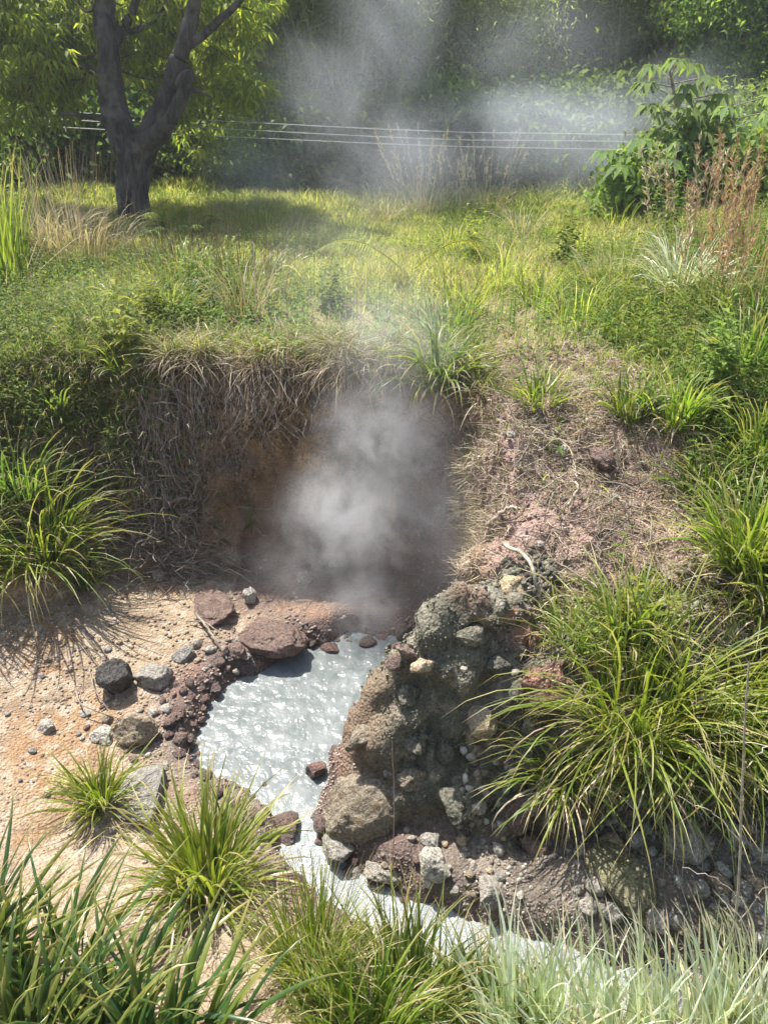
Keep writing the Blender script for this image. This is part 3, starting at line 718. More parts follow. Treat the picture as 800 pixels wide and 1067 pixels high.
PT = [(545,1100),(600,1085),(655,1110),(705,1090),(755,1105),(800,1080)]
PL = ['pale blue green clump furthest left in the front row','pale blue green clump second from left in the front row','pale blue green clump in front of the mossy flat rock',
      'pale blue green clump in front of the right rubble','pale blue green clump just left of the dry stem','pale blue green clump at the bottom right corner']
for k, (a, b_) in enumerate(PT):
    T(a, b_, PL[k], 'g_pale', n=105, L=.405, W=.011, spread=.3, droop=.4, seed=40 + k, base_r=.11, dry=.12, fold=.12, lean=(-.12, .05), name='blue_green_clump', group='blue green clumps along the front')
# strap leaved plants, lower left
SL = [(20,1120,'dark strap leaved plant in the bottom left corner'),(105,1110,'strap leaved plant right of the corner one'),(185,1130,'strap leaved plant at the bottom edge beside the bare ground'),
      (-30,1010,'strap leaved plant cut by the left edge of the picture'),(60,1030,'strap leaved plant with leaves over the sandy ground')]
for k, (a, b_, lab) in enumerate(SL):
    T(a, b_, lab, 'g_strap', n=95, L=.40, W=.018, spread=.75, droop=1.1, seed=60 + k, base_r=.10, dry=.06, fold=.22, lean=(.18, .06), name='strap_leaved_plant', cat='plant', group='strap leaved plants at the lower left', segs=8)
MIDT = [(770,590,'g_bright',.42,240,'arching tussock on the right slope above the largest one'),(800,640,'g_bright',.45,200,'tussock at the right edge of the slope'),
        (735,520,'g_mid',.3,150,'tussock in the middle of the right slope greenery'),(655,432,'g_mid',.24,110,'tussock on the upper right slope near the brown clod'),
        (705,440,'g_bright',.28,140,'tussock right of the upper slope one'),(790,490,'g_bright',.4,170,'tussock on the upper right edge'),
        (705,322,'g_pale',.5,200,'blue grey tussock at the meadow edge'),(8,300,'g_bright',.9,120,'tall upright iris like leaves at the left edge'),
        (560,420,'g_bright',.22,70,'small bright tuft on the bare upper slope'),(130,385,'g_bright',.22,90,'light green tuft on top of the left bank'),
        (60,430,'g_mid',.28,120,'tuft among the weeds on the left bank'),(770,400,'g_mid',.5,170,'tussock in the dark hollow at the right edge'),
        (745,345,'g_mid',.45,150,'tussock behind the hollow on the right'),(650,655,'g_bright',.28,100,'tuft between the dry slope and the largest tussock'),
        (590,668,'g_bright',.2,70,'tuft beside the pale curved root'),(180,335,'g_mid',.35,120,'tuft at the lip above the ochre wall')]
for k, (a, b_, mt, L_, n_, lab) in enumerate(MIDT):
    up = 'upright' in lab
    T(a, b_, lab, mt, n=n_, L=L_, W=.012, spread=.3 if up else .8, droop=.4 if up else 1.5, seed=80 + k, base_r=.08 if not up else .15, segs=5)
# ------------------------------------------------------------------ ground cover (nobody could count it)
patch = fbm(X * .8, Y * .8, 0, 3, 401); patch2 = fbm(X * 2.2, Y * 2.2, 0, 3, 403)
bare = sst(.25, .7, X) * (1 - sst(3.9, 4.9, Y)) * (1 - sst(1.6, 2.2, X))          # dry right slope
UP = (K > .93) * (Y > 2.2) * VIS * (Y < 12.5)
def stuff(name, label, cat, data, mat):
    o = obj(name, bmesh_of(name, data, M[mat])); tag(o, label, cat, None, 'stuff'); return o
def field(n, w, L, W, tilt, droop, seed, segs=4, fold=0, Lv=.4, dist_scale=True, lift=0):
    p, nr = scatter(w, n, seed); r = np.random.default_rng(seed)
    dist = np.clip(p[:, 1] / 5, .8, 2.4) if dist_scale else 1
    Ls = L * (1 - Lv + 2 * Lv * r.random(n)) * (.8 + .45 * fbm(p[:, 0] * 1.1, p[:, 1] * 1.1, 0, 2, 404))
    p[:, 2] -= .01 - lift * r.random(n)
    return blades(p, r.random(n) * 6.28, tilt[0] + (tilt[1] - tilt[0]) * r.random(n), Ls, W * (.6 + .8 * r.random(n)) * dist ** .5, droop * (.3 + 1.2 * r.random(n)), segs, fold, None, None, seed)
wf = UP * (1 - .93 * bare) * (.35 + sst(-.25, .2, patch)) 
stuff('meadow_grass', 'bright yellow green grass covering the sunlit meadow behind the pit', 'grass', field(120000, wf * (Y < 13), .22, .0056, (.1, .8), 1.2, 501), 'g_field')
stuff('tall_meadow_grass', 'taller green grass along the far edge of the meadow', 'grass', field(31000, UP * (Y < 11) * sst(7.0, 9.5, Y) * (.4 + sst(-.2, .3, patch2)), .29, .009, (.05, .5), 1.1, 503, 4), 'g_field')
stuff('dry_meadow_grass', 'straw coloured dry grass mixed into the meadow', 'dry grass', field(52000, UP * (.25 + sst(0, .35, -patch2)) * (1 - .4 * bare), .24, .0038, (.15, 1.2), 1.0, 505, 4), 'g_dry')
# lip thatch of dead matter
lipw = np.exp(-((D - .42) / .16)**2) * (Y > 3.2) * VIS * (X > -2.6) * (X < 1.0)
lipw = ((K > .80) * (K < .999) + np.exp(-np.clip(D - .45, 0, 9) / .12) * (K >= 1)) * (Y > 3.3) * VIS
stuff('dead_thatch', 'grey brown dead grass thatch along the lip of the pit', 'dead grass', field(8000, lipw, .16, .0035, (.8, 1.7), 1.1, 507, 4), 'g_dark')
stuff('dry_thatch', 'pale dry grass stems hanging along the pit lip', 'dead grass', field(5000, lipw * (patch2 > -.2), .18, .003, (.7, 1.6), 1.3, 508, 4), 'g_dry')
stuff('lip_grass', 'short green grass growing along the pit lip', 'grass', field(9000, np.exp(-((D - .62) / .14)**2) * (Y > 3.4) * VIS * (X < .6), .17, .006, (.2, 1.1), 1.5, 509, 4), 'g_bright')
def hang(n, w, L, W, seed, tilt=(.9, 1.6), droop=1.5):
    p, nr = scatter(w, n, seed); r = np.random.default_rng(seed); p = p + nr * .015
    return blades(p, -PI / 2 + r.normal(0, 1.25, n), tilt[0] + (tilt[1] - tilt[0]) * r.random(n), L * (.25 + 1.1 * r.random(n) ** 1.6), W * (.6 + .8 * r.random(n)), droop * (.6 + .7 * r.random(n)), 6, 0, None, None, seed)
rim = ((K > .84) * (K < .999) + np.exp(-np.clip(D - .45, 0, 9) / .07) * (K >= 1)) * (Y > 3.3) * sst(-1.5, -.9, X + .3 * patch2) * (1 - .75 * np.exp(-((X + .75) / .35)**2)) * (X < .55) * np.clip(.12 + 1.6 * sst(-.05, .3, fbm(X * 4.5, Y * 1.5, 0, 3, 777)), 0, 2)
stuff('hanging_dead_grass', 'dead grass hanging in a fringe over the pit wall', 'dead grass', hang(3000, rim, .27, .0042, 531, (.4, 1.9), 1.2), 'g_dark')
stuff('hanging_dry_grass', 'pale dry grass hanging in a fringe over the pit wall', 'dead grass', hang(3000, rim, .30, .0034, 532, (.4, 1.9), 1.3), 'g_dry')
stuff('hanging_green_grass', 'green grass hanging over the pit lip', 'grass', hang(2600, rim * (K > .95), .22, .006, 533, (.5, 1.3)), 'g_bright')
# litter on the dry right slope and the outcrop head
lw = slope_r * (K > .3) * VIS * (Y < 5.2) * (X < 2.6) * (1 - .75 * ridge_m * (K < .85)) * (.35 + (patch2 > 0))
stuff('straw_litter', 'bleached dry straw lying over the bare right slope', 'dead grass', field(11000, lw, .15, .0026, (1.1, 1.65), .5, 511, 4, lift=.02), 'g_dry')
stuff('dark_litter', 'dark dead stems lying over the bare right slope', 'dead grass', field(9000, lw, .14, .003, (1.0, 1.65), .7, 512, 4, lift=.02), 'g_dark')
stuff('slope_sprouts', 'thin green sprouts on the dry right slope', 'grass', field(2600, lw * sst(3.2, 4.4, Y + .5 * X), .13, .006, (.2, 1.0), 1.3, 513, 4), 'g_bright')
stuff('hollow_grass', 'dense mixed grass on the right bank behind the tussocks', 'grass', field(26000, VIS * sst(1.35, 1.7, X) * (K > .3) * (Y < 6) * (Y > 2.3), .30, .0075, (.15, 1.0), 1.5, 514, 5), 'g_bright')
# left bank vegetation
lb = VIS * sst(.85, 1.5, -X + .45 * patch2 + .25 * patch) * (K > .12) * (Y < 5.4) * (Y > 2.9)
stuff('bank_grass', 'tangled grass on the left bank above the large tussock', 'grass', field(15000, lb * sst(-.2, .15, patch2 + .6 * (-X - 1.2)) * (K > .3), .26, .007, (.2, 1.2), 1.7, 515, 5), 'g_mid')
stuff('bank_dead_grass', 'dead dry grass tangled on the left bank', 'dead grass', field(7000, lb * (.6 - .45 * (X > -1.45)) + .2 * VIS * sst(1.1, 1.6, -X + .4 * patch2) * (X > -1.7) * (K > .15) * (Y > 3) * (Y < 5), .22, .0035, (.6, 1.7), 1.2, 516, 5), 'g_dark')
stuff('bank_dry_stems', 'pale dry stems tangled through the left bank growth', 'dead grass', field(7000, lb * (1 - .7 * (X > -1.5)) + .6 * VIS * sst(.2, 1.4, -X) * (K > .88) * (Y < 5.3) * (Y > 3.4), .24, .004, (.3, 1.6), 1.1, 541, 5), 'g_dry')
stuff('sand_litter', 'scraps of dry leaf and stem scattered over the sand', 'litter', field(900, (K < .2) * (P > .06) * VIS * (X < 0) * (Y < 4), .05, .004, (1.2, 1.6), .4, 542, 3, lift=.0), 'g_dark')
# low strip behind the front clumps and round tussock feet
fr = VIS * (Y < 1.45) * (X > -.25) * (P > .02)
stuff('front_grass', 'short mixed grass between the front clumps', 'grass', field(2600, fr * (X < .5), .20, .005, (.1, .9), 1.2, 517, 5), 'g_bright')
stuff('front_bank_grass', 'green grass covering the near bank beyond the right side of the front row', 'grass', field(14000, (Y < 1.35) * (Y > -.6) * (P > .03) * (X > 1.0) * (X < 4.5) + (Y < 1.0) * (Y > -.6) * (X > -3) * (X < 1.0) * .5 + (Y > 1.5) * (Y < 3) * (X > 1.9) * (X < 4.5) * (P > .1), .24, .006, (.1, .9), 1.3, 551, 5), 'g_bright')
stuff('front_dry_grass', 'dry brown grass between the front clumps', 'dead grass', field(3500, VIS * (Y < 1.5) * (X > -.6) * (P > .02), .16, .003, (.3, 1.5), 1.0, 518, 4), 'g_dry')

# broad leaved low weeds through the meadow
def weed_data(P, h, nl, lw_, seed):
    """small upright stems each with leaf pairs"""
    r = np.random.default_rng(seed); n = len(P); out = []
    az = r.random(n) * 6.28; ti = r.random(n) * .35; hh = h * (.6 + .8 * r.random(n))
    tip = np.stack([np.cos(az) * np.sin(ti), np.sin(az) * np.sin(ti), np.cos(ti)], -1)
    C, Dv, Ln = [], [], []
    for k in range(nl):
        s = (k + 1) / nl; a2 = az + k * 2.4
        C.append(P + tip * (hh * s)[:, None]); Dv.append(np.stack([np.cos(a2), np.sin(a2), .55 - .9 * (1 - s) + 0 * a2], -1)); Ln.append(lw_ * (1.25 - .7 * s) * (.7 + .6 * r.random(n)))
    C, Dv, Ln = np.concatenate(C), np.concatenate(Dv), np.concatenate(Ln)
    N = np.tile(np.array([[0, 0, 1.]]), (len(C), 1)) + r.normal(0, .2, (len(C), 3))
    a = leaves(C, Dv, N, Ln, Ln * .38, seed)
    b_ = blades(P, az, ti, hh, .004, 0, 2, 0, 0, 0, seed, 'thread')
    return join([a, b_])
p, _ = scatter(UP * (patch < .0) * (1 - .9 * bare) * (Y < 11), 3800, 521)
stuff('meadow_weeds', 'small leafy weeds growing through the meadow grass', 'weeds', weed_data(p, .19, 9, .06, 521), 'weed')
p, _ = scatter(lb * 1.0 + VIS * sst(.1, 1.6, -X + .6 * patch2) * (Y > 4.4) * (Y < 6.5) * (K > .95) * .5, 1500, 522)
stuff('bank_weeds', 'leafy weeds over the left bank and its top', 'weeds', weed_data(p, .24, 10, .06, 522), 'weed')
p, _ = scatter(VIS * sst(1.3, 1.8, X) * (K > .5) * (Y > 2.6) * (Y < 7), 3600, 523)
stuff('right_weeds', 'leafy weeds over the right bank', 'weeds', weed_data(p, .26, 10, .065, 523), 'weed')
# countable leafy plants
def plant(px, py, h, nst, label, seed, leaf=.08, mat='weed', name='leafy_plant'):
    pt, _ = hit(px, py)
    if pt is None: return
    r = np.random.default_rng(seed); P_ = pt + np.stack([r.normal(0, .05, nst), r.normal(0, .05, nst), 0 * r.random(nst)], -1)
    o = obj(name, bmesh_of(name, weed_data(P_ - pt, h, 15, leaf, seed), M[mat])); o.location = pt; tag(o, label, 'plant')
for a in [(582,275,.62,16,'dark leafy plant standing alone in the middle of the meadow',601,.09,'l_mid'),(345,325,.35,12,'tall ferny weed left of the pit centre on the meadow edge',602),
          (205,320,.38,10,'upright feathery weed at the top of the left bank',603),(235,318,.36,10,'feathery weed right of the similar one on the left bank',604),
          (165,345,.32,9,'light green leafy sapling on the lip of the left bank',605,.10,'l_lime'),(130,370,.36,8,'lime green sapling below the feathery weeds',606,.11,'l_lime'),
          (490,275,.5,9,'pale leafy weed in the meadow behind the lip tussock',607,.1,'l_lime'),(665,665,.22,8,'yellow leafed seedling on the dry right slope',608,.06,'l_lime'),
          (20,270,.7,18,'dark leafy shrub at the far left of the meadow',609,.1,'l_mid'),(740,420,.45,18,'dark stemmed leafy plant on the right bank',610,.09,'l_mid'),
          (690,250,.5,14,'leafy weed at the right end of the meadow',611,.1,'weed')]:
    plant(*a)
for k_ in range(16):
    a_, b_ = [(300,262),(365,250),(470,262),(545,250),(610,262),(640,290),(520,300),(255,330),(330,300),(560,320),(600,340),(400,235),(640,240),(280,245),(480,330),(630,315)][k_]
    T(a_, b_, 'loose tuft of taller grass standing out of the sunlit meadow', ['g_field', 'g_bright', 'g_field', 'g_dry'][k_ % 4], n=70, L=.30 + .05 * (k_ % 4), W=.008, spread=.8, droop=1.3, seed=700 + k_, base_r=.14, segs=5, dry=.3, name='meadow_tuft', group='grass tufts in the meadow')
# fallen palm like frond on the meadow
def frond(px, py, L_, az, label, seed, mat='l_lime', rise=.25):
    pt, _ = hit(px, py); r = np.random.default_rng(seed); k = 34; s = np.linspace(.08, 1, k)
    ax = np.stack([np.cos(az) * s * L_, np.sin(az) * s * L_, rise * np.sin(s * PI * .8)], -1)
    out = []
    for sg in (-1, 1):
        Dv = np.stack([np.cos(az) * .5 - sg * np.sin(az) + 0 * s, np.sin(az) * .5 + sg * np.cos(az) + 0 * s, -.25 + 0 * s], -1)
        out.append(leaves(ax, Dv, np.tile([[0, 0, 1.]], (k, 1)), L_ * .24 * np.sin(s * PI * .85 + .3), .009, seed + sg, 2, .3))
    out.append(tubes(ax[None], np.full((1, k), .005), 4))
    o = obj('fern_frond', bmesh_of('fern_frond', join(out), M[mat])); o.location = pt + np.array([0, 0, .1]); tag(o, label, 'frond')
frond(425,300,.75,PI * .95,'yellow green frond arching to the left over the pit lip',611)
frond(425,300,.7,.12,'yellow green frond arching to the right over the pit lip',612)
frond(420,305,.55,PI * .6,'short yellow green frond pointing back into the meadow',613)

# ------------------------------------------------------------------ roots on the pit wall
def roots():
    r = np.random.default_rng(701); n = 190; k = 12
    w = np.exp(-((K - .93) / .06)**2) * (K < .999) * (Y > 3.3) * (X > -1.5) * (X < .45)
    p, nr = scatter(w, n, 701)
    hd = nr[:, :2] / (np.linalg.norm(nr[:, :2], axis=1, keepdims=True) + 1e-6)
    hd = hd * .0 + np.array([0., -1.]) + .0 * hd
    ln = .18 + .75 * r.random(n) ** 1.4; P_ = np.zeros((n, k, 3)); cur = p + np.array([0, 0, .01]); ph = r.random((n, 2)) * 6.28
    for i in range(k):
        P_[:, i] = cur
        drift = np.stack([.022 * np.sin(ph[:, 0] + i * .9) + r.normal(0, .012, n) + .02 * (ph[:, 1] / 3.14 - 1), -.010 + .016 * np.sin(ph[:, 1] + i * .7), -ln / k * (.5 + r.random(n))], -1)
        cur = cur + drift
        zz = land(cur[:, 0], cur[:, 1] + .11) + .02
        push = np.clip(zz - cur[:, 2], 0, .3); cur[:, 1] -= push * .42
    R = np.linspace(1, .45, k)[None] * (.0016 + .0036 * r.random(n) ** 2)[:, None]
    stuff('hanging_roots', 'thin pale roots hanging down the pit wall from its grassy lip', 'roots', tubes(P_, R, 3, 5), 'root_m')
M['root_m'] = M['root']; roots()
def tangle(px, py, n, ext, rad, label, name, seed, step=.03, k=9, mat='twig', rot=1.0):
    pt, _ = hit(px, py); r = np.random.default_rng(seed); c = r.normal(0, 1, (n, 3)) * ext
    x = pt[0] + c[:, 0]; y = pt[1] + c[:, 1]; z = land(x, y) + .02 + np.abs(c[:, 2])
    cur = np.stack([x, y, z], -1); d = r.normal(0, 1, (n, 3)) * np.array([1, .6, .8]); d /= np.linalg.norm(d, axis=1, keepdims=True)
    P_ = np.zeros((n, k, 3))
    for i in range(k):
        P_[:, i] = cur; d = d + r.normal(0, .28, (n, 3)); d /= np.linalg.norm(d, axis=1, keepdims=True); cur = cur + d * step
        cur[:, 2] = np.maximum(cur[:, 2], land(cur[:, 0], cur[:, 1]) + .012)
    R = np.linspace(1, .5, k)[None] * (rad * (.5 + r.random(n)))[:, None]
    o = obj(name, bmesh_of(name, tubes(P_ - pt, R, 4, seed), M[mat])); o.location = pt; tag(o, label, name.replace('_', ' '), None, 'stuff')
tangle(180,525,420,np.array([.16,.12,.05]),.0042,'tangle of grey dead twigs and roots on the left part of the pit wall','dead_twigs',711)
tangle(165,570,220,np.array([.18,.10,.04]),.0035,'dark twigs heaped at the foot of the left wall','dead_roots',712)
tangle(360,572,180,np.array([.25,.08,.04]),.002,'fine pale roots at the foot of the wall in the steam','fine_roots',713)
tangle(520,470,150,np.array([.12,.12,.03]),.0022,'thin pale roots over the buttress right of the steam','buttress_roots',714,mat='paleroot')
tangle(640,540,260,np.array([.3,.22,.03]),.0028,'thin dead stems criss crossing the right slope','dead_stems',715)
def stick(pts, r0, label, mat='twig', name='stick', sub=True):
    """pts: list of (px,py,lift)"""
    w = []
    for a, b_, lf in pts:
        p, _ = hit(a, b_)
        if p is None: p = np.array([*on_z(a, b_, .3), .3])
        w.append(p + np.array([0, 0, lf]))
    w = np.array(w); k = 14; t = np.linspace(0, len(w) - 1, k); i = np.clip(t.astype(int), 0, len(w) - 2); f = (t - i)[:, None]
    m0 = np.gradient(w, axis=0) if len(w) > 1 else w
    h00 = 2 * f**3 - 3 * f**2 + 1; h10 = f**3 - 2 * f**2 + f; h01 = -2 * f**3 + 3 * f**2; h11 = f**3 - f**2
    P_ = h00 * w[i] + h10 * m0[i] + h01 * w[i + 1] + h11 * m0[i + 1]
    P_ += np.random.default_rng(int(pts[0][0])).normal(0, r0 * .35, P_.shape)
    o0 = w[0]; R = r0 * np.linspace(1, .6, k)
    o = obj(name, bmesh_of(name, tubes((P_ - o0)[None], R[None], 7), M[mat])); o.location = o0; tag(o, label, name.replace('_', ' ')); return o
stick([(205,645,.03),(222,668,.05),(238,690,.02)],.0075,'straight dry stick lying across the ledge left of the pool')
stick([(198,650,.02),(215,655,.04),(232,664,.02)],.005,'thinner stick crossing the straight one on the ledge')
stick([(212,640,.02),(230,641,.03),(250,643,.01)],.005,'short stick pointing at the large brown rock')
stick([(140,545,.05),(139,580,.06),(134,618,.02)],.007,'grey stick leaning against the foot of the left wall')
stick([(165,505,.07),(185,510,.09),(203,515,.06)],.008,'bare pale branch on top of the twig tangle')
stick([(80,722,.03),(90,745,.06),(125,752,.02)],.004,'thin bent twig hooked round the blackish rock')
stick([(96,705,.05),(100,725,.05),(112,740,.02)],.004,'small twig leaning on the blackish rock')
stick([(524,582,.07),(543,601,.11),(555,622,.09),(566,648,.03)],.010,'thick pale curved root arching over the top of the outcrop','paleroot','curved_root')
stick([(505,558,.05),(525,545,.07),(541,536,.03)],.012,'short pale broken branch on the buttress','paleroot')
stick([(575,590,.03),(605,612,.05),(655,640,.02)],.006,'dark stick lying down the right slope')
stick([(600,615,.03),(650,617,.04),(700,612,.02)],.007,'long dry stick lying across the slope above the largest tussock')
stick([(592,530,.02),(600,520,.06),(598,510,.04)],.008,'small hooked pale root end on the slope','paleroot')
stick([(560,455,.02),(590,470,.03),(600,500,.02)],.004,'thin pale stem curving over the upper slope','paleroot')
stick([(648,470,.03),(640,495,.03),(622,505,.02)],.006,'curved dead stem below the brown clod')
stick([(672,905,.02),(715,892,.05),(735,905,.03)],.004,'thin bent twig above the right rubble')
# tall dry stem with side twigs at the right front
def dry_stem():
    e = empty('dry_stem', (1.05, 1.22, .2), 'tall pale dry stem with curly side twigs at the right front', 'dead stem')
    base = np.array([1.05, 1.22, .2]); b0 = at_y(762, 1040, 1.25); t0 = at_y(779, 690, 1.35)
    k = 12; s = np.linspace(0, 1, k)[:, None]; b0 = b0 + (b0 - t0) * .35
    P_ = b0 + (t0 - b0) * s + np.random.default_rng(3).normal(0, .003, (k, 3))
    obj('stem', bmesh_of('stem', tubes((P_ - base)[None], np.linspace(.0055, .0022, k)[None], 6), M['paleroot']), e)
    r = np.random.default_rng(9)
    for q, (a, b_) in enumerate([((772,880),(705,830)),((775,940),(712,905)),((778,800),(835,760)),((775,850),(735,790)),((770,960),(820,900))]):
        p0 = at_y(*a, 1.31); p1 = at_y(*b_, 1.35); s = np.linspace(0, 1, 14)[:, None]
        P_ = p0 + (p1 - p0) * s; P_[:, 2] += .03 * np.sin(s[:, 0] * PI); P_ += r.normal(0, .004, P_.shape); P_[0] = p0
        obj('twig', bmesh_of('twig', tubes((P_ - base)[None], np.linspace(.0022, .0009, 14)[None], 4), M['paleroot']), e)
dry_stem()
stick([(408,935,.0),(410,880,.22),(408,838,.36)],.0022,'thin reddish upright seedling in front of the rubble','g_red','seedling')

# ------------------------------------------------------------------ tall grasses round the meadow
def tall_grass(px, py, n, L_, label, seed, mat='g_dry', plume=True, br=.25, name='tall_dry_grass', group=None, lean=(0, 0)):
    pt, _ = hit(px, py); e = empty(name, tuple(pt), label, 'tall grass', group); r = np.random.default_rng(seed)
    az = r.random(n) * 6.28; rr = br * np.sqrt(r.random(n)); P_ = np.stack([np.cos(az) * rr, np.sin(az) * rr, 0 * az - .03], -1)
    ti = .05 + .3 * r.random(n); Ls = L_ * (.6 + .6 * r.random(n))
    st = blades(P_, az, ti, Ls, .0055, .35 * r.random(n), 6, 0, .2, 0, seed, 'thread'); obj('stems', bmesh_of('stems', st, M[mat]), e)
    m2 = n * 2; az2 = r.random(m2) * 6.28; rr = br * np.sqrt(r.random(m2)); P2 = np.stack([np.cos(az2) * rr, np.sin(az2) * rr, 0 * az2], -1)
    obj('blades', bmesh_of('blades', blades(P2, az2, .1 + .5 * r.random(m2), L_ * .6 * (.6 + .6 * r.random(m2)), .009, 1.6, 6, 0, None, None, seed + 1), M['g_mid' if mat != 'g_dry' else 'g_dry']), e)
    if plume:
        tips = st[0].reshape(n, -1, 3)[:, -1]; kk = 26; C = np.repeat(tips, kk, 0); sd = st[0].reshape(n, -1, 3); dirn = tips - sd[:, -5]
        dirn /= np.linalg.norm(dirn, axis=1, keepdims=True) + 1e-9; t = r.random(n * kk)[:, None] * .26 * L_
        C = C - np.repeat(dirn, kk, 0) * t; Dv = np.repeat(dirn, kk, 0) + r.normal(0, .4, (n * kk, 3))
        obj('seed_heads', bmesh_of('seed_heads', leaves(C, Dv, r.normal(0, 1, (n * kk, 3)), .05, .008, seed + 2), M['g_red' if mat == 'g_red' else 'g_dry']), e)
tall_grass(80,268,130,.85,'tall grey dry reeds in front of the tree on the left',801,'g_dry',False,.45)
tall_grass(40,258,80,.8,'dry reeds at the left of the tree with green blades',802,'g_dry',False,.4)
tall_grass(185,290,110,.6,'dry brown grass mound right of the tree foot',803,'g_dark',False,.5)
tall_grass(250,300,130,.5,'low brown weedy mound in the meadow behind the left wall',804,'g_dark',False,.5)
tall_grass(742,335,40,.85,'reddish brown feathery grass in front of the right trees',805,'g_red',True,.28)
tall_grass(790,345,50,.9,'reddish feathery grass cut by the right edge',806,'g_red',True,.3)
tall_grass(775,290,45,.85,'pink plumed grass behind the reddish ones',807,'g_red',True,.35)
tall_grass(705,300,30,.9,'thin straw stems with sparse heads left of the reddish grass',808,'g_dry',True,.2)
tall_grass(440,222,26,.95,'pale plumed grass standing at the far meadow edge',809,'g_dry',True,.3)
tall_grass(505,222,22,.85,'second plumed grass at the far meadow edge, right of the first',810,'g_dry',True,.3)
tall_grass(475,225,16,.7,'short plumed grass between the two taller ones at the far edge',811,'g_dry',True,.25)
# ------------------------------------------------------------------ the tree
def curve_pts(pts, k):
    w = np.array(pts, float); t = np.linspace(0, len(w) - 1, k); i = np.clip(t.astype(int), 0, len(w) - 2); f = (t - i)[:, None]
    m0 = np.gradient(w, axis=0); h00 = 2*f**3-3*f**2+1; h10 = f**3-2*f**2+f; h01 = -2*f**3+3*f**2; h11 = f**3-f**2
    return h00 * w[i] + h10 * m0[i] + h01 * w[i+1] + h11 * m0[i+1]
def limb(pix, r0, r1, y, k=26, sides=18, seed=0, amp=.10):
    P_ = curve_pts([[*at_y(a, b_, y + dy)] for a, b_, dy in pix], k); R = np.linspace(r0, r1, k) if not hasattr(r0, '__len__') else np.interp(np.linspace(0, 1, k), np.linspace(0, 1, len(r0)), r0)
    v, f, a, b2 = tubes(P_[None], R[None], sides, seed)
    c = np.repeat(P_, sides, 0); d = (v - c) * .76
    s = 1 + amp * 2.2 * fbm(v[:, 0] * 3.5, v[:, 1] * 3.5, v[:, 2] * 1.6, 4, seed + 3)[:, None] + .26 * fbm(v[:, 0] * 22, v[:, 1] * 22, v[:, 2] * 4, 3, seed + 9)[:, None]
    return c + d * s, f, a, b2
